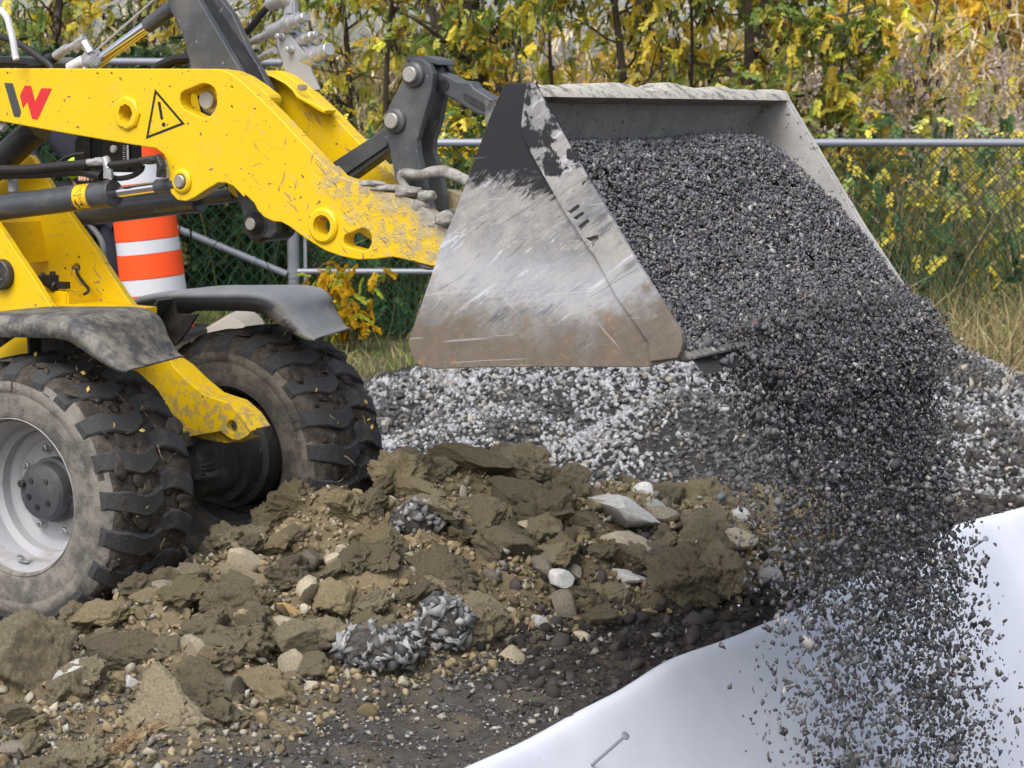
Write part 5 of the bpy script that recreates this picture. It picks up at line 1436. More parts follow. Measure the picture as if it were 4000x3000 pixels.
# ------------------------------------------------------------------ fence
def fence_run(o, A, B, z0, z1, pitch, with_rail, name="chain_link"):
    """zigzag wires between two ground points"""
    w_ = pitch / 2; z0 = z1 - int((z1 - z0) / w_) * w_ - 1e-6; A, B = Vector(A), Vector(B); L = (B - A).length; ax = (B - A) / L; nx = Vector((-ax.y, ax.x, 0))
    w = pitch / 2; nw = int(L / w); nk = int((z1 - z0) / w + .5)
    V = np.zeros((nw, nk + 1, 3, 3)); k = np.arange(nk + 1)
    for i in range(nw):
        a = (i + ((k + i) % 2)) * w; dn = .004 * np.where((k + i) % 2, 1, -1)
        a = a + .0015 * rng.normal(size=nk + 1); zz = z0 + k * w + .0015 * rng.normal(size=nk + 1)
        c = np.stack([A.x + ax.x * a + nx.x * dn, A.y + ax.y * a + nx.y * dn, zz], -1)
        for j in range(3):
            g = 2 * math.pi * j / 3
            V[i, :, j] = c + np.array([ax.x * math.cos(g), ax.y * math.cos(g), 0]) * .0056 + np.array([nx.x * math.sin(g), nx.y * math.sin(g), 0]) * .0056
    idx = np.arange(nw * (nk + 1) * 3).reshape(nw, nk + 1, 3); nxt = np.roll(idx, -1, 2)
    F4 = np.stack([idx[:, :-1], nxt[:, :-1], nxt[:, 1:], idx[:, 1:]], -1).reshape(-1, 4)
    return link(bpy.data.objects.new(name, np_mesh(name, V.reshape(-1, 3), F4, m_wire, smooth=True)), o)
DF = 14.4
pA = at(635 * 1.8083, 1100, DF); gz = float(height(pA.x, DF))
fence = thing("chain_link_fence", "green chain link fence with galvanised rails behind the gravel pile", "fence", (0, 0, 0))
zt = at(3400, 552, DF).z
fence_run(fence, (pA.x, DF + .042, 0), (6.2, DF + .042, 0), gz + .03, zt + .055, .076, True)
b = MB(); b.cyl((pA.x, DF, zt - .01), (6.3, DF, zt - .01), .0285, 14)
b.build("top_rail", m_galv, fence)
for xx in (2.2, 5.2): b = MB(); b.cyl((xx, DF, zt - .01), (xx + .12, DF, zt - .01), .031, 14); b.build("rail_sleeve", m_galv, fence)
zm = at(800 * 1.8083, 586 * 1.8083, DF).z
b = MB(); b.cyl((pA.x, DF - .02, zm), (0.4, DF - .02, zm), .022, 12); b.build("mid_rail", m_galv, fence)
b = MB(); b.lathe((pA.x, DF, gz - .1), (pA.x, DF, zt + .14), [(0, .044), (zt - gz + .20, .044), (zt - gz + .21, .048), (zt - gz + .24, .03)], 18); post = b.build("corner_post", m_galv, fence)
b = MB()
for z_ in (zm, zm - .03, zm + .4, zt - .05): b.cyl((pA.x, DF, z_ - .014), (pA.x, DF, z_ + .014), .049, 18)
b.build("post_band", m_galv, post)
b = MB(); b.box((pA.x + .085, DF - .03, (gz + zt) / 2), (.022, .008, zt - gz - .1)); b.build("tension_bar", m_galv, fence)
# the run on the left comes towards the camera and stands taller
gB = at(-60, 1400, 13.9)
fenceL = thing("chain_link_fence", "taller green chain link fence run behind the orange drum at left", "fence", (0, 0, 0))
A3 = Vector((gB.x - .2, 13.9, 0)); B3 = Vector((pA.x - .07, DF - .03, 0))
ztl = at(100, 226, 13.9).z
fence_run(fenceL, A3, B3, .12, ztl + .03, .085, True)
b = MB(); b.cyl((A3.x + .01, A3.y - .045, ztl - .02), (B3.x + .01, B3.y - .045, ztl - .02), .026, 12); b.build("top_rail", m_galv, fenceL)
def on_left(u, v):
    d = ray(u * 1.8083, v * 1.8083); n = Vector((-(B3.y - A3.y), B3.x - A3.x, 0)); C = Vector((0, 0, ZC)); k = (A3 - C).dot(n) / Vector(d).dot(n); return C + Vector(d) * k
e0, e1 = on_left(618, 592), on_left(330, 472)
b = MB(); b.cyl(e0, e1, .026, 12)
br = b.build("brace_pipe", m_galv, fenceL)
b = MB()
for k in (.25, .5, .75): p = Vector(e0).lerp(e1, k); dd = (Vector(e1) - Vector(e0)).normalized(); b.cyl(p - dd * .008, p + dd * .008, .030, 12)
b.build("tie_wire", m_galv, br)

# ------------------------------------------------------------------ leaves
def frond(seed, n=6, L=1.0, lw=.105, ll=.25, arc=.5):
    """pinnate leaf: rachis along +x that droops, paired oval leaflets"""
    g = np.random.default_rng(seed); V = []; Fc = []
    def pos(s): return np.array([s * L * (1 - .12 * s), 0, -arc * s * s * L * .6])
    for i in range(n):
        s = .16 + .84 * i / (n - .5)
        for side in (-1, 1):
            b0 = pos(s); ang = g.uniform(.9, 1.35); dr = g.uniform(-.9, -.15)
            d = np.array([math.cos(ang), side * math.sin(ang), dr]); d /= np.linalg.norm(d)
            wv = np.cross(d, [0, 0, 1]); wv /= np.linalg.norm(wv); wv = wv + np.array([0, 0, g.uniform(-.4, .4)])
            l_ = ll * g.uniform(.75, 1.15); w_ = lw * g.uniform(.8, 1.15); k = len(V)
            V += [b0, b0 + d * l_ * .45 + wv * w_, b0 + d * l_ + wv * w_ * .45, b0 + d * l_ - wv * w_ * .45, b0 + d * l_ * .45 - wv * w_]
            Fc += [(k, k + 1, k + 2), (k, k + 2, k + 3), (k, k + 3, k + 4)]
    k = len(V); V += [pos(0), pos(.5) + [0, .012, 0], pos(1), pos(.5) - [0, .012, 0]]; Fc += [(k, k + 1, k + 2), (k, k + 2, k + 3)]
    return np.array(V), np.array(Fc)
FR = [frond(i, n=int(6 + i % 3), arc=.3 + .15 * (i % 4)) for i in range(7)]
def blob_leaf(seed):
    """loose spray of single leaves"""
    g = np.random.default_rng(seed); V = []; Fc = []
    for i in range(7):
        c = g.normal(0, .35, 3); d = g.normal(size=3); d /= np.linalg.norm(d); w = np.cross(d, g.normal(size=3)); w /= np.linalg.norm(w); k = len(V)
        V += [c - d * .28, c + w * .16, c + d * .28, c - w * .16]; Fc += [(k, k + 1, k + 2), (k, k + 2, k + 3)]
    return np.array(V), np.array(Fc)
SPR = [blob_leaf(50 + i) for i in range(6)]

def leaf_cols(n, green=.25, g=rng):
    u = g.random(n); C = np.empty((n, 3))
    A = np.array([[.84, .66, .09], [.70, .62, .12], [.50, .51, .13], [.26, .34, .10], [.78, .55, .08]])
    pr = np.array([.36, .28, .36 * (1 - green) * .5 + .05, green, .06]); pr /= pr.sum()
    k = np.searchsorted(np.cumsum(pr), u); C = A[np.clip(k, 0, 4)] * (1 + .22 * g.normal(size=(n, 1))) * (1 + .06 * g.normal(size=(n, 3)))
    return np.clip(C, .005, .95)

def pod(seed):
    g = np.random.default_rng(seed); V = []; Fc = []; w = .085
    for i in range(4):
        z = -i / 3; c = np.array([.10 * math.sin(i * 1.1 + seed), .08 * math.cos(i * .9 + seed), z]); a = seed + i * .7; ww = w * (1, 1.15, 1.1, .3)[i]
        V += [c + ww * np.array([math.cos(a), math.sin(a), 0]), c - ww * np.array([math.cos(a), math.sin(a), 0])]
        if i: k = 2 * i; Fc += [(k - 2, k - 1, k + 1), (k - 2, k + 1, k)]
    return np.array(V), np.array(Fc)
PODS = [pod(i) for i in range(6)]

def tree(label, u, D, H, r0, spread, nfr, npod, green, lean=0.0, fork=None, low=.5, size=.160):
    g = np.random.default_rng(int(u * 7 + D * 100)); nfr = int(nfr * .95); npod = int(npod * 1.7)
    x0 = at(u * 1.8083, 600, D).x; z0 = float(height(x0, D))
    o = thing("locust_tree", label, "tree", (x0, D, z0), 0, "autumn trees behind the fence")
    b = MB(); pts = []; p = Vector((0, 0, -.1)); n = 9
    for i in range(n + 1):
        k = i / n; pts.append(Vector((lean * H * k + .05 * math.sin(k * 7 + u) * H * .3, .04 * math.cos(k * 5 + u) * H * .3, H * k)))
    rr = [r0 * (1 - .82 * i / n) for i in range(n + 1)]; b.tube(pts, rr, 8, sub=3)
    br = []
    def limb(a, d, L, r):
        q = [a]; v = d.normalized()
        for i in range(6):
            v = (v + Vector((g.normal(0, .22), g.normal(0, .22), g.normal(.02, .16)))).normalized(); q.append(q[-1] + v * L / 6)
        b.tube(q, [r * (1 - .8 * i / 6) for i in range(7)], 4, sub=1); return q
    if fork:
        for sx in fork:
            k = pts[4]; q = limb(k, Vector((sx, .1, 1.3)), H * .7, r0 * .55); br.append(q)
    nb = max(7, int(H * 4.2))
    for i in range(nb):
        k = low / H + (1 - low / H) * (i + .5) / nb; j = min(int(k * n), n - 1); a = pts[j].lerp(pts[j + 1], k * n - j); az = i * 2.4 + u
        q = limb(a, Vector((math.cos(az), math.sin(az), .25 + .3 * k)), spread * g.uniform(.55, 1.1) * (1.1 - .5 * k), r0 * .30 * (1.15 - k * .6)); br.append(q)
        for s in range(3):
            m_ = q[int(g.integers(2, 6))]; q2 = limb(m_, Vector((g.normal(), g.normal(), g.normal(.1, .5))), spread * g.uniform(.25, .5), r0 * .12); br.append(q2)
    b.build("trunk", m_bark, o)
    allp = np.array([tuple(p) for q in br for p in q[2:]]); w = g.integers(0, len(allp), nfr)
    P = allp[w] + g.normal(0, .07, (nfr, 3)) * np.array([1, 1, .8]) * (spread / 1.2)
    tone = fbm(P * 1.3 + u, 2, 6); C = leaf_cols(nfr, green, g) ; gm = (tone > .22) & (g.random(nfr) < (.7 if green > .05 else 0))
    if green < .05: C = np.array([.86, .60, .07]) * g.uniform(.75, 1.12, (nfr, 1))
    gm = gm; C[gm] = np.array([.20, .27, .07]) * g.uniform(.6, 1.5, (gm.sum(), 1))
    R = euler_rot(g.uniform(0, 6.28, nfr), g.normal(.45, .45, nfr), g.normal(0, .35, nfr)); s = g.uniform(.65, 1.15, nfr) * size
    V, Fc, CC = arrays(FR, P, R, np.repeat(s[:, None], 3, 1), C)
    link(bpy.data.objects.new("crown", np_mesh("crown", V, Fc, m_leaf, CC)), o)["kind"] = "stuff"
    if npod:
        cl = allp[g.integers(0, len(allp), max(4, npod // 7))]; P = cl[g.integers(0, len(cl), npod)] + g.normal(0, .07, (npod, 3)) - np.array([0, 0, .03])
        V, Fc, CC = arrays(PODS, P, euler_rot(g.uniform(0, 6.28, npod), g.normal(0, .2, npod), g.normal(0, .2, npod)), np.repeat((g.uniform(.07, .12, npod))[:, None], 3, 1), np.ones((npod, 3)))
        link(bpy.data.objects.new("seed_pods", np_mesh("seed_pods", V, Fc, m_pod)), o)["kind"] = "stuff"
    return o
tree("thick forked dark trunk of a yellow locust rising left of the bucket top", 1010, 15.9, 4.2, .115, 1.5, 900, 330, .12, .0, (-.55, .5), low=.9)
tree("yellow locust with a slim leaning trunk above the middle of the bucket", 1350, 15.9, 4.0, .050, 1.4, 800, 330, .12, -.03)
tree("yellow green locust with a dark trunk behind the right end of the bucket rim", 1612, 15.8, 4.3, .088, 1.5, 900, 260, .30, .0, (.45, -.35), low=.8)
tree("thin dark trunk just right of the bucket rim tree", 1668, 16.2, 4.4, .062, 1.3, 500, 200, .25, .01)
tree("pod-laden locust left of the thick forked trunk", 850, 16.4, 3.9, .035, 1.4, 800, 420, .15)
tree("locust with brown pods showing between the coupler and the forked trunk", 740, 17.4, 4.1, .045, 1.5, 750, 380, .12)
tree("locust behind the tilt cylinder with dark hanging pods", 480, 16.6, 4.0, .04, 1.4, 700, 380, .15)
tree("locust seen above the lift arm left of the tilt cylinder", 300, 17.2, 4.1, .05, 1.5, 700, 330, .18)
tree("dark-stemmed locust at the top left corner behind the handrail", 110, 16.5, 4.0, .06, 1.4, 700, 330, .15, .02)
tree("locust at the far left edge behind the machine", -80, 17.2, 4.1, .05, 1.4, 450, 150, .15)
tree("low yellow locust sapling behind the middle of the bucket rim", 1200, 16.0, 3.3, .03, 1.4, 700, 300, .15, low=.3)
tree("low yellow locust sapling left of the dark trunk behind the bucket rim", 1480, 16.1, 3.3, .03, 1.4, 750, 300, .12, low=.3)
tree("green and yellow branches leaning right of the bucket over the fence rail", 1790, 15.9, 2.6, .03, 1.1, 760, 130, .42, .06, low=.3)
tree("sparse locust with long bare twigs over the reeds at right", 1980, 16.8, 3.0, .03, 1.5, 280, 150, .3, .05, low=.6)
tree("low sapling with yellow leaves beside the link plates", 1000, 15.7, 2.2, .025, 1.0, 520, 120, .2, low=.2)
tree("orange yellow tree at the top right corner beyond the reeds", 2170, 24.0, 5.2, .07, 2.2, 2200, 60, .02, low=1.8, size=.26)
tree("second orange yellow tree at the top right left of the corner one", 2010, 26.0, 5.4, .07, 2.2, 1900, 40, .03, low=2.2, size=.26)

# a small yellow shrub in front of the fence
sx = at(762 * 1.8083, 1100, 13.9); sg = float(height(sx.x, 13.9))
o = thing("yellow_shrub", "small shrub with bright yellow leaves against the fence under the lift arm", "shrub", (sx.x, 13.9, sg))
g = np.random.default_rng(5); b = MB(); tips = []
for i in range(7):
    a = Vector((g.normal(0, .03), 0, -.05)); q = [a]; v = Vector((g.normal(0, .38), g.normal(0, .15), 1)).normalized()
    for k in range(5): v = (v + Vector((g.normal(0, .2), g.normal(0, .1), 0))).normalized(); q.append(q[-1] + v * .13)
    b.tube(q, [.006, .005, .005, .004, .003, .002], 5, sub=2); tips += [tuple(p) for p in q[2:]]
b.build("stem", m_bark, o)
tips = np.array(tips); n = 120; P = tips[g.integers(0, len(tips), n)] + g.normal(0, .05, (n, 3)); P[:, 2] = np.maximum(P[:, 2], .2)
C = np.array([.80, .50, .02]) * g.uniform(.75, 1.15, (n, 1)); gm = g.random(n) < .3; C[gm] = np.array([.42, .47, .05])
V, Fc, CC = arrays(FR, P, euler_rot(g.uniform(0, 6.28, n), g.normal(.5, .4, n), g.normal(0, .4, n)), np.full((n, 3), .125), C)
link(bpy.data.objects.new("foliage", np_mesh("foliage", V, Fc, m_leaf, CC)), o)["kind"] = "stuff"

# ------------------------------------------------------------------ reeds, undergrowth, grass, far wood
def blade(seed, n=4):
    g = np.random.default_rng(seed); V = []; Fc = []; bend = g.uniform(.1, .75); 
    for i in range(n + 1):
        k = i / n; w = .5 * (1 - k) ** .7 + .02; x = bend * k ** 2.2
        V += [np.array([x, -w, k * (1 - .18 * bend * k)]), np.array([x, w, k * (1 - .18 * bend * k)])]
        if i: j = 2 * i; Fc += [(j - 2, j - 1, j + 1), (j - 2, j + 1, j)]
    return np.array(V), np.array(Fc)
BL = [blade(i) for i in range(8)]
def plume(seed):
    g = np.random.default_rng(seed); V = []; Fc = []
    for i in range(16):
        z = i / 16; a = g.uniform(0, 6.28); r = .26 * (1 - .6 * z) * g.uniform(.5, 1.1); c = np.array([.12 * z, 0, z]); k = len(V)
        d = np.array([math.cos(a) * r, math.sin(a) * r, g.uniform(-.15, .18)])
        V += [c, c + d * .6 + np.array([0, .03, .05]), c + d, c + d * .6 - np.array([0, .03, .05])]; Fc += [(k, k + 1, k + 2), (k, k + 2, k + 3)]
    return np.array(V), np.array(Fc)
PLM = [plume(i) for i in range(5)]
def blades(n, x, y, hgt, wid, C, tilt=.18):
    z = height(x, y, False) - .02
    return arrays(BL, np.stack([x, y, z], 1), euler_rot(rng.uniform(0, 6.28, n), rng.normal(0, tilt, n), rng.normal(0, tilt, n)), np.stack([hgt, wid, hgt], 1), C)
n = 10500; y = rng.uniform(16.9, 25, n); x = rng.uniform(-1, 1, n) * (y * .29 + .6)
right = sstep(x / y, .02, .16)
hg = rng.uniform(.8, 1.9, n) * (1 + .1 * right); k_ = rng.random(n)
C = np.where((k_ < .72)[:, None], np.array([.64, .54, .34]) * rng.uniform(.6, 1.3, (n, 1)), np.array([.24, .27, .09]) * rng.uniform(.6, 1.3, (n, 1)))
m_ = 1300; yp = rng.uniform(17.6, 24, m_); xp = rng.uniform(-1, 1, m_) * (yp * .29 + .5); kp = rng.random(m_) < .3 + .7 * sstep(xp / yp, .02, .15); xp, yp = xp[kp], yp[kp]; m_ = len(xp)
Pp = np.stack([xp, yp, height(xp, yp, False) + rng.uniform(.9, 2.15, m_)], 1)
Cp = np.array([.44, .36, .31]) * rng.uniform(.65, 1.25, (m_, 1))
# leaves standing off the stalks at all heights
nl = 9500; yl = rng.uniform(16.7, 23, nl); xl = rng.uniform(-1, 1, nl) * (yl * .29 + .5); Pl = np.stack([xl, yl, height(xl, yl, False) + rng.uniform(.3, 2.5, nl)], 1)
Cl = np.where((rng.random(nl) < .7)[:, None], np.array([.68, .57, .36]) * rng.uniform(.6, 1.3, (nl, 1)), np.array([.30, .33, .10]) * rng.uniform(.6, 1.3, (nl, 1)))
reeds = joined("reeds", [blades(n, x, y, hg, rng.uniform(.010, .026, n), C, .12), arrays(PLM, Pp, euler_rot(rng.uniform(0, 6.28, m_), rng.normal(0, .3, m_), rng.normal(0, .3, m_)), np.repeat(rng.uniform(.18, .34, m_)[:, None], 3, 1), Cp),
    arrays(BL, Pl, euler_rot(rng.uniform(0, 6.28, nl), rng.normal(.5, .6, nl), rng.normal(0, .5, nl)), np.stack([rng.uniform(.2, .5, nl), rng.uniform(.012, .028, nl), rng.uniform(.2, .5, nl)], 1), Cl)], m_reed)
m2 = 420; yp = rng.uniform(15.3, 17, m2); xp = rng.uniform(1.9, 4.9, m2); Pp = np.stack([xp, yp, height(xp, yp, False) + rng.uniform(.9, 1.95, m2)], 1)
n2 = 1500; y = rng.uniform(15.2, 17, n2); x = rng.uniform(1.7, 5.2, n2)
reeds2 = joined("reeds", [arrays(PLM, Pp, euler_rot(rng.uniform(0, 6.28, m2), rng.normal(0, .35, m2), rng.normal(0, .35, m2)), np.repeat(rng.uniform(.16, .30, m2)[:, None], 3, 1), np.array([.42, .34, .30]) * rng.uniform(.65, 1.25, (m2, 1))),
    blades(n2, x, y, rng.uniform(.9, 1.9, n2), rng.uniform(.008, .02, n2), np.where((rng.random(n2) < .7)[:, None], np.array([.60, .50, .31]), np.array([.32, .36, .14])) * rng.uniform(.6, 1.25, (n2, 1)), .16)], m_reed)
tag(reeds2, "nearer reeds with purplish plumes above the fence rail at right", "reeds", kind="stuff")
tag(reeds, "dry beige reeds with feathery plumes behind the trees", "reeds", kind="stuff")

n = 4400; y = rng.uniform(14.55, 16.9, n); x = rng.uniform(-1, 1, n) * (y * .30 + .5); rgt = x > .9
hg = rng.uniform(.35, 1.35, n); C = np.where((rng.random(n) < np.where(rgt, .55, .8))[:, None], np.array([.09, .16, .06]) * rng.uniform(.5, 1.5, (n, 1)), np.array([.36, .28, .14]) * rng.uniform(.5, 1.2, (n, 1)))
nf = 3800; yf = rng.uniform(14.6, 16.2, nf); xf = rng.uniform(-1, 1, nf) * (yf * .30 + .5); zf = height(xf, yf, False) + .1 + 1.55 * rng.random(nf); Pf = np.stack([xf, yf, zf], 1)
yw = fbm(Pf * 1.4, 3, 91) + np.where(xf > .9, .02, -.35) + (zf - 1.2) * .3
Cf = np.where((rng.random(nf) < .5 + yw)[:, None], leaf_cols(nf, .2), np.array([.075, .145, .055]) * rng.uniform(.5, 1.6, (nf, 1)))
kf = rng.random(nf) < np.where(xf > .9, .85, 1.0)
under = joined("undergrowth", [blades(n, x, y, hg, rng.uniform(.008, .020, n), C, .25), arrays(FR, Pf[kf], euler_rot(rng.uniform(0, 6.28, kf.sum()), rng.normal(.5, .4, kf.sum()), rng.normal(0, .4, kf.sum())), np.repeat(rng.uniform(.10, .19, kf.sum())[:, None], 3, 1), Cf[kf])], m_reed)
tag(under, "tangle of dark green and yellow weeds growing behind the chain link fence", "weeds", kind="stuff")
# growth behind the left fence run
n = 1900; k = rng.random(n); off_ = rng.uniform(.12, 1.3, n); x = A3.x + (B3.x - A3.x) * k - .55 * off_ * .2; y = A3.y + (B3.y - A3.y) * k + off_
z = height(x, y, False) + 1.9 * rng.random(n); P = np.stack([x, y, z], 1); C = np.array([.045, .080, .032]) * rng.uniform(.4, 1.7, (n, 1)); a = rng.random(n) < .10; C[a] = np.array([.32, .27, .08])
ivy = joined("climbing_weeds", [arrays(FR, P, euler_rot(rng.uniform(0, 6.28, n), rng.normal(.5, .4, n), rng.normal(0, .4, n)), np.repeat(rng.uniform(.12, .2, n)[:, None], 3, 1), C), blades(1500, x[:1500], y[:1500], rng.uniform(.5, 1.7, 1500), rng.uniform(.01, .02, 1500), C[:1500] * 1.2, .2)], m_reed)
tag(ivy, "dark green weeds pressed behind the fence run at left", "weeds", kind="stuff")

# dead grass along the fence foot on the right, green grass at left
def grass(name, label, n, xr, yr, hl, cols, wid=(.004, .008), tilt=.4):
    x = rng.uniform(*xr, n); y = rng.uniform(*yr, n); k = fbm(np.stack([x * 2.2, y * 2.2, 0 * x], 1), 3, 8) > -.18; x, y = x[k], y[k]; m = len(x)
    cc = np.array(cols)[rng.integers(0, len(cols), m)] * rng.uniform(.6, 1.35, (m, 1))
    o = joined(name, [blades(m, x, y, rng.uniform(*hl, m), rng.uniform(*wid, m), cc, tilt)], m_reed); tag(o, label, "grass", kind="stuff")
grass("grass", "patch of short green grass at the fence foot left of the bucket", 5200, (-2.2, .6), (13.2, 14.4), (.05, .16), [(.17, .23, .06), (.24, .29, .08), (.10, .15, .04), (.42, .35, .18)])
grass("dry_grass", "dead straw coloured grass along the fence foot at right", 6500, (2.0, 5.0), (13.1, 14.9), (.12, .62), [(.44, .34, .17), (.36, .28, .15), (.50, .42, .25), (.20, .22, .07)], (.004, .009), .45)
# far wood
n = 7000; y = rng.uniform(34, 52, n); x = rng.uniform(-1, 1, n) * (y * .34); lim = 2.5 + 1.3 * fbm(np.stack([x * .35, y * .05, 0 * x], 1), 3, 61) + .8 * sstep(x / y, .1, .22)
z = height(x, y, False) + rng.random(n) ** .8 * lim; P = np.stack([x, y, z], 1)
tone = fbm(P * .35, 3, 14); C = np.where((tone > .05)[:, None], np.array([.62, .40, .05]), np.where((tone > -.2)[:, None], np.array([.33, .27, .10]), np.array([.22, .19, .15]))) * rng.uniform(.6, 1.3, (n, 1))
far = joined("far_wood", [arrays(SPR, P, rand_rot(n, rng), np.repeat(rng.uniform(.35, .7, n)[:, None], 3, 1), C)], m_leaf)
tag(far, "yellow and brown wood far beyond the reeds", "wood", kind="stuff")
# ------------------------------------------------------------------ traffic drum, block, worker
DD = 12.6
def dp(u, v, D=DD): return at(u * 1.8083, v * 1.8083, D)
ct = Vector((dp(293, 318).x, DD, dp(293, 318).z)); cb = Vector((dp(343, 712).x, DD, dp(343, 712).z))
drum = thing("traffic_drum", "orange and white striped traffic drum leaning behind the front frame", "traffic drum", cb)
axv = ct - cb; Lg = axv.length; axn = axv.normalized()
vs = [(318, 350), (350, 396), (396, 417), (417, 453), (453, 515), (515, 545), (545, 597), (597, 633), (633, 712)]
seam = []
def vfrac(v): return (712 - v) / (712 - 318) * Lg
k0 = DD / 4425.0
def rad(s): return (.178 + .022 * (1 - s / Lg))
b = MB(); b.lathe(-axn * 0 , axn * Lg, [(0, rad(0) + .02), (.03, rad(0) + .02), (.03, rad(0)), (Lg - .02, rad(Lg)), (Lg, rad(Lg) - .02)], 40); b.build("drum_body", m_orange, drum)
for i, (a, c) in enumerate(vs[:-1]):
    s0, s1 = vfrac(c), vfrac(a); r0, r1 = rad(s0), rad(s1)
    lip_ = .004 if i % 2 else .0065
    b = MB(); b.lathe(axn * (s0 + .002), axn * (s1 - .002), [(0, r0), (.0015, r0 + lip_), (s1 - s0 - .006, r1 + lip_), (s1 - s0 - .004, r1)], 40, caps=False)
    b.build("orange_band" if i % 2 == 0 else "white_band", m_orange if i % 2 == 0 else m_whiter, drum)
b = MB(); b.lathe(axn * -.05, axn * .002, [(0, rad(0) + .13), (.03, rad(0) + .13), (.045, rad(0) + .10), (.05, rad(0) + .02)], 32); b.build("rubber_base", m_rubber, drum)
b = MB(); b.box(axn * (Lg + .03), (.14, .03, .06)); b.build("handle", m_orange, drum, bevel=.01)
bl = dp(480, 735, 12.5)
block = MB(); pr_ = [dp(u, v, 12.5) for u, v in ((380, 742), (432, 716), (492, 680), (500, 682), (530, 702), (560, 760), (560, 900), (250, 900), (250, 742))]
nn = len(pr_); block.add([tuple(p) for p in pr_] + [(p.x + .03, p.y + .55, p.z) for p in pr_], [tuple(range(nn)), tuple(range(2 * nn - 1, nn - 1, -1))] + [(i, i + nn, (i + 1) % nn + nn, (i + 1) % nn) for i in range(nn)])
bo_ = block.build("concrete_block", m_concr, None, bevel=.012); tag(bo_, "pale concrete block with a sloping top behind the far tyre", "block")

# worker behind the drum, leaning towards the machine
DW = 13.05
gp = at(205 * 1.8083, 900 * 1.8083, DW); zw = float(height(gp.x, DW)) + .06
person = thing("person", "person in navy work clothes and yellow-green vest leaning behind the traffic drum", "person", (gp.x, DW, zw))
def skin_mesh(name, V, E, Rr, mat, sub=2, root=0):
    me = bpy.data.meshes.new(name); me.from_pydata([tuple(v) for v in V], E, []); o = bpy.data.objects.new(name, me); COL.objects.link(o)
    md = o.modifiers.new("skin", 'SKIN'); md.use_smooth_shade = True
    for i, r in enumerate(Rr):
        s = me.skin_vertices[0].data[i]; s.radius = (r, r) if isinstance(r, float) else r; s.use_root = (i == root)
    ms = o.modifiers.new("sub", 'SUBSURF'); ms.levels = sub; ms.render_levels = sub
    dg = bpy.context.evaluated_depsgraph_get(); me2 = bpy.data.meshes.new_from_object(o.evaluated_get(dg)); bpy.data.objects.remove(o)
    me2.name = name; me2.materials.clear(); me2.materials.append(mat); me2.polygons.foreach_set("use_smooth", np.ones(len(me2.polygons), bool))
    return link(bpy.data.objects.new(name, me2), person)
# joints: pelvis, waist, chest, neck, head, then limbs
J = [(.06, 0, .95), (.02, 0, 1.12), (-.06, -.02, 1.32), (-.13, -.04, 1.50), (-.16, -.06, 1.60), (-.18, -.07, 1.70),
     (.15, .02, .90), (.16, -.03, .50), (.17, .05, .09), (.18, -.10, .04), (-.04, .02, .90), (-.05, -.04, .50), (-.05, .05, .09), (-.06, -.10, .04),
     (.10, -.02, 1.44), (.17, -.12, 1.20), (.06, -.30, 1.10), (-.30, -.02, 1.42), (-.36, -.12, 1.18), (-.22, -.32, 1.08)]
E_b = [(0, 1), (1, 2), (2, 3), (3, 4), (4, 5), (0, 6), (6, 7), (7, 8), (8, 9), (0, 10), (10, 11), (11, 12), (12, 13), (2, 14), (14, 15), (15, 16), (2, 17), (17, 18), (18, 19)]
Rb = [.13, .12, .14, .055, .085, .085, .085, .058, .04, .035, .085, .058, .04, .035, .06, .045, .032, .06, .045, .032]
body = skin_mesh("body", J, E_b, Rb, m_skin)
skin_mesh("trousers", [J[0], J[6], J[7], (.17, .05, .12), J[10], J[11], (-.05, .05, .12)], [(0, 1), (1, 2), (2, 3), (0, 4), (4, 5), (5, 6)], [.165, .112, .085, .075, .112, .085, .075], m_navy)
skin_mesh("jacket", [J[0], J[1], J[2], (-.11, -.03, 1.45), J[14], J[15], (.075, -.28, 1.11), J[17], J[18], (-.235, -.30, 1.09)], [(0, 1), (1, 2), (2, 3), (2, 4), (4, 5), (5, 6), (2, 7), (7, 8), (8, 9)], [(.17, .14), (.165, .135), (.19, .15), .10, .088, .070, .052, .088, .070, .052], m_navy)
skin_mesh("vest", [(.03, 0, 1.05), (.0, 0, 1.14), (-.035, -.015, 1.25)], [(0, 1), (1, 2)], [(.195, .165), (.19, .165), (.20, .165)], m_hivis)
b = MB(); 
for sx_ in (.18, -.06): b.tube([(sx_ - .005, .07, .10), (sx_, .05, .05), (sx_, -.06, .045), (sx_, -.17, .035)], [.06, .06, .055, .03], 10)
b.build("boots", m_boot, person)
b = MB(); hc = Vector((-.185, -.07, 1.73)); b.lathe(hc, hc + Vector((0, 0, .10)), [(-.02, .108), (.02, .112), (.06, .095), (.09, .05), (.10, .005)], 20); b.box(hc + Vector((0, -.12, -.005)), (.14, .10, .012)); b.build("cap", m_navy, person)
b = MB(); hd = Vector((-.18, -.075, 1.66))
b.box(hd + Vector((0, -.095, -.005)), (.022, .035, .04)); b.box(hd + Vector((-.09, 0, -.01)), (.012, .03, .05)); b.box(hd + Vector((.09, 0, -.01)), (.012, .03, .05)); b.build("nose_and_ears", m_skin, person, bevel=.006)
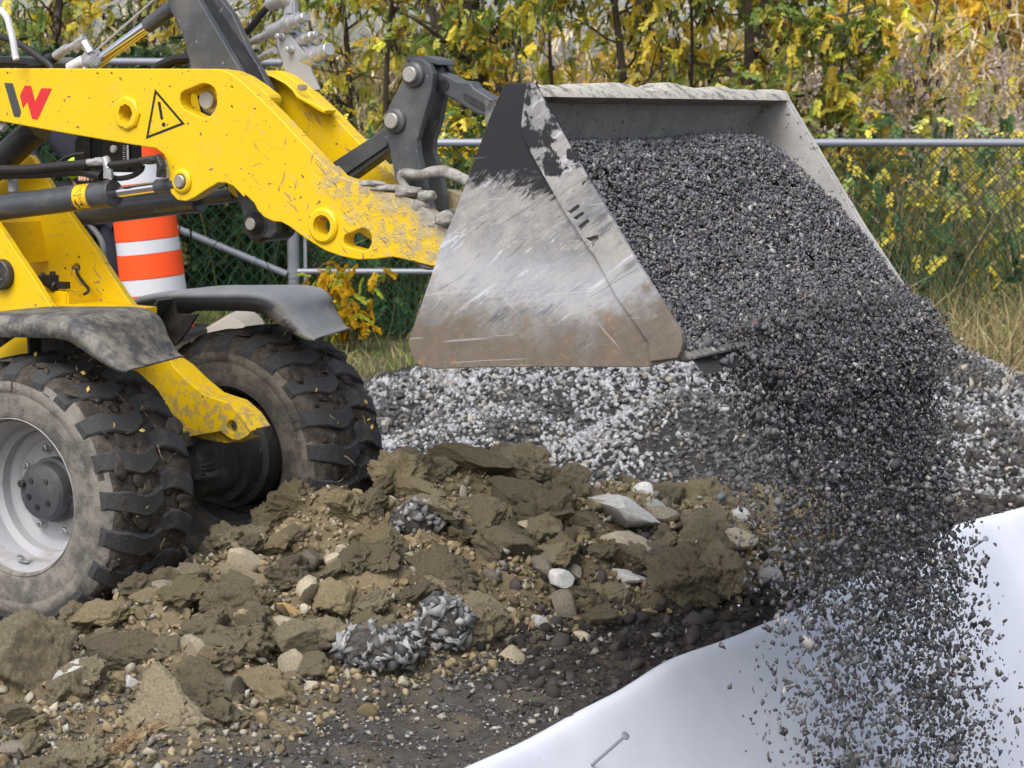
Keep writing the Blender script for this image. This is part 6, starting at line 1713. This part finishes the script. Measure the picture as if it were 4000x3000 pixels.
for q_, hand in ((J[16], 1), (J[19], -1)):
    b = MB(); p = Vector(q_); b.tube([p, p + Vector((0, -.045, -.01)), p + Vector((0, -.085, -.02))], [.026, .036, .032], 8)
    for k in range(4): b.tube([p + Vector((-.024 + .016 * k, -.085, -.02)), p + Vector((-.026 + .017 * k, -.12 - (.01 if k in (1, 2) else 0), -.03)), p + Vector((-.026 + .017 * k, -.14 - (.012 if k in (1, 2) else 0), -.055))], [.009, .0085, .007], 6)
    b.tube([p + Vector((.02 * hand, -.04, -.01)), p + Vector((.045 * hand, -.075, -.03)), p + Vector((.04 * hand, -.10, -.05))], [.011, .010, .008], 6); b.build("hand", m_skin, person)

# ------------------------------------------------------------------ small things on the ground
def gp_(u, v): g = ground_at(u * 1.8083, v * 1.8083); return Vector((g[0], g[1], float(height(g[0], g[1]))))
a, c = gp_(225, 1625), gp_(345, 1600)
seed = thing("reed_head", "fluffy dried reed seed head lying on the dark soil at lower left", "reed", a)
g = np.random.default_rng(8); n = 300; k = g.random(n); ax_ = np.array(c - a); P = ax_[None] * k[:, None] + g.normal(0, .012, (n, 3)) * (1 - .5 * k[:, None]) + np.array([0, 0, .018])
P[:, 2] = np.abs(P[:, 2])
V, Fc, CC = arrays(PLM, P, rand_rot(n, g), np.full((n, 3), .028), np.array([.42, .29, .17]) * g.uniform(.7, 1.25, (n, 1)))
link(bpy.data.objects.new("plume", np_mesh("plume", V, Fc, m_straw, CC)), seed)
b = MB(); b.tube([Vector((0, 0, .01)) + (c - a) * .8, (c - a) + Vector((.06, .04, .015)), gp_(470, 1575) - a + Vector((0, 0, .012)), gp_(535, 1560) - a + Vector((0, 0, .01))], [.004, .004, .003, .002], 6); me_ = b.build("stalk", m_wood, seed)
a, c = gp_(580, 1330), gp_(705, 1352)
wd = thing("wood_splinter", "yellow splintered piece of wood lying across the heap", "wood piece", a + Vector((0, 0, .03)))
d_ = c - a; b = MB(); L_ = d_.length
V = []; 
for k, (w0, h0) in enumerate(((.004, .004), (.018, .012), (.022, .014), (.020, .014), (.008, .006))):
    p = d_ * (k / 4) + Vector((0, 0, .012 * math.sin(k * 1.4))); V += [p + Vector((0, -w0, -h0)), p + Vector((0, w0, -h0)), p + Vector((0, w0 * .7, h0)), p + Vector((0, -w0, h0 * .8))]
Fc = [(i * 4 + j, i * 4 + (j + 1) % 4, i * 4 + 4 + (j + 1) % 4, i * 4 + 4 + j) for i in range(4) for j in range(4)] + [(3, 2, 1, 0), (16, 17, 18, 19)]
b.add(V, Fc).build("splinter", m_wood, wd, smooth=False)

# straw and fallen leaves
def straws(name, label, P, L, g, C):
    n = len(P)
    V, Fc, CC = arrays(BL, P, euler_rot(g.uniform(0, 6.28, n), g.normal(1.45, .12, n), g.normal(0, .3, n)), np.stack([L, np.full(n, .0035), L], 1), C)
    o = link(bpy.data.objects.new(name, np_mesh(name, V, Fc, m_straw, CC))); tag(o, label, "straw", kind="stuff")
g = np.random.default_rng(3)
n = 900; y = g.uniform(10.6, 13.8, n); x = g.uniform(-2.0, .4, n); k = pile(x, y) < .02; x, y = x[k], y[k]; n = len(x)
straws("straw", "bits of straw trodden into the dirt left of the stockpile", np.stack([x, y, height(x, y) + .012], 1), g.uniform(.05, .22, n), g, np.array([.50, .40, .22]) * g.uniform(.5, 1.2, (n, 1)))
n = 500; y = g.uniform(11.6, 13.6, n); x = g.uniform(2.7, 4.4, n)
straws("straw", "broken reed stalks and roots on the bank right of the stockpile", np.stack([x, y, height(x, y) + g.uniform(.01, .25, n)], 1), g.uniform(.1, .45, n), g, np.array([.52, .42, .26]) * g.uniform(.4, 1.2, (n, 1)))
n = 90; t_ = g.uniform(1.2, 2.2, n); q_ = g.uniform(-1.2, 2.5, n); x, y = xy(t_, q_)
straws("straw", "short straws on the dark soil in the foreground", np.stack([x, y, height(x, y) + .012], 1), g.uniform(.03, .10, n), g, np.array([.52, .42, .24]) * g.uniform(.6, 1.2, (n, 1)))
# soil and straw sticking to the tyres
for w_, q0, sd in ((w_near, 0, 1), (w_far, 0, 2)):
    g = np.random.default_rng(sd); n = 240; a = g.uniform(-.9, 2.3, n); yy = g.uniform(.02, TW - .02, n); r = .506 + .008 * g.random(n)
    P = np.stack([r * np.cos(a), yy, r * np.sin(a)], 1); C = np.array([.055, .042, .033]) * g.uniform(.6, 1.6, (n, 1))
    V, Fc, CC = arrays(cr, P, rand_rot(n, g), sizes(n, .005, .017, 1.8), C); o = link(bpy.data.objects.new("mud_crumbs", np_mesh("mud_crumbs", V, Fc, m_gravel, CC)), w_); o['kind'] = "stuff"
    n = 90; a = g.uniform(-1.0, 2.4, n); yy = g.uniform(.03, TW - .03, n); r = .505 + .010 * g.random(n); P = np.stack([r * np.cos(a), yy, r * np.sin(a)], 1)
    R = euler_rot(np.zeros(n), -a + math.pi / 2, np.zeros(n)); C = np.array([.052, .042, .035]) * g.uniform(.7, 1.5, (n, 1))
    V, Fc, CC = arrays(cr, P, R, np.stack([g.uniform(.03, .07, n), g.uniform(.03, .07, n), g.uniform(.006, .012, n)], 1), C); o = link(bpy.data.objects.new("mud_patches", np_mesh("mud_patches", V, Fc, m_tread_mud, CC)), w_); o['kind'] = "stuff"
    n = 26; a = g.uniform(-.7, 1.6, n); yy = g.uniform(.05, TW - .04, n); P = np.stack([.534 * np.cos(a), yy, .534 * np.sin(a)], 1)
    V, Fc, CC = arrays(BL, P, rand_rot(n, g), np.stack([g.uniform(.03, .10, n), np.full(n, .0035), g.uniform(.03, .10, n)], 1), np.array([.50, .40, .22]) * g.uniform(.6, 1.2, (n, 1))); o = link(bpy.data.objects.new("stuck_straw", np_mesh("stuck_straw", V, Fc, m_straw, CC)), w_); o['kind'] = "stuff"
    n = 9; a = g.uniform(-.2, 1.5, n); yy = g.uniform(.05, TW - .1, n); P = np.stack([.537 * np.cos(a), yy, .537 * np.sin(a)], 1)
    lf = (np.array([(-1, 0, 0), (0, -.6, .1), (1, 0, 0), (0, .6, .1)], float), np.array([(0, 1, 2), (0, 2, 3)]))
    V, Fc, CC = arrays([lf], P, rand_rot(n, g), np.full((n, 3), .013), np.array([.66, .47, .12]) * g.uniform(.7, 1.2, (n, 1))); o = link(bpy.data.objects.new("stuck_leaves", np_mesh("stuck_leaves", V, Fc, m_straw, CC)), w_); o['kind'] = "stuff"
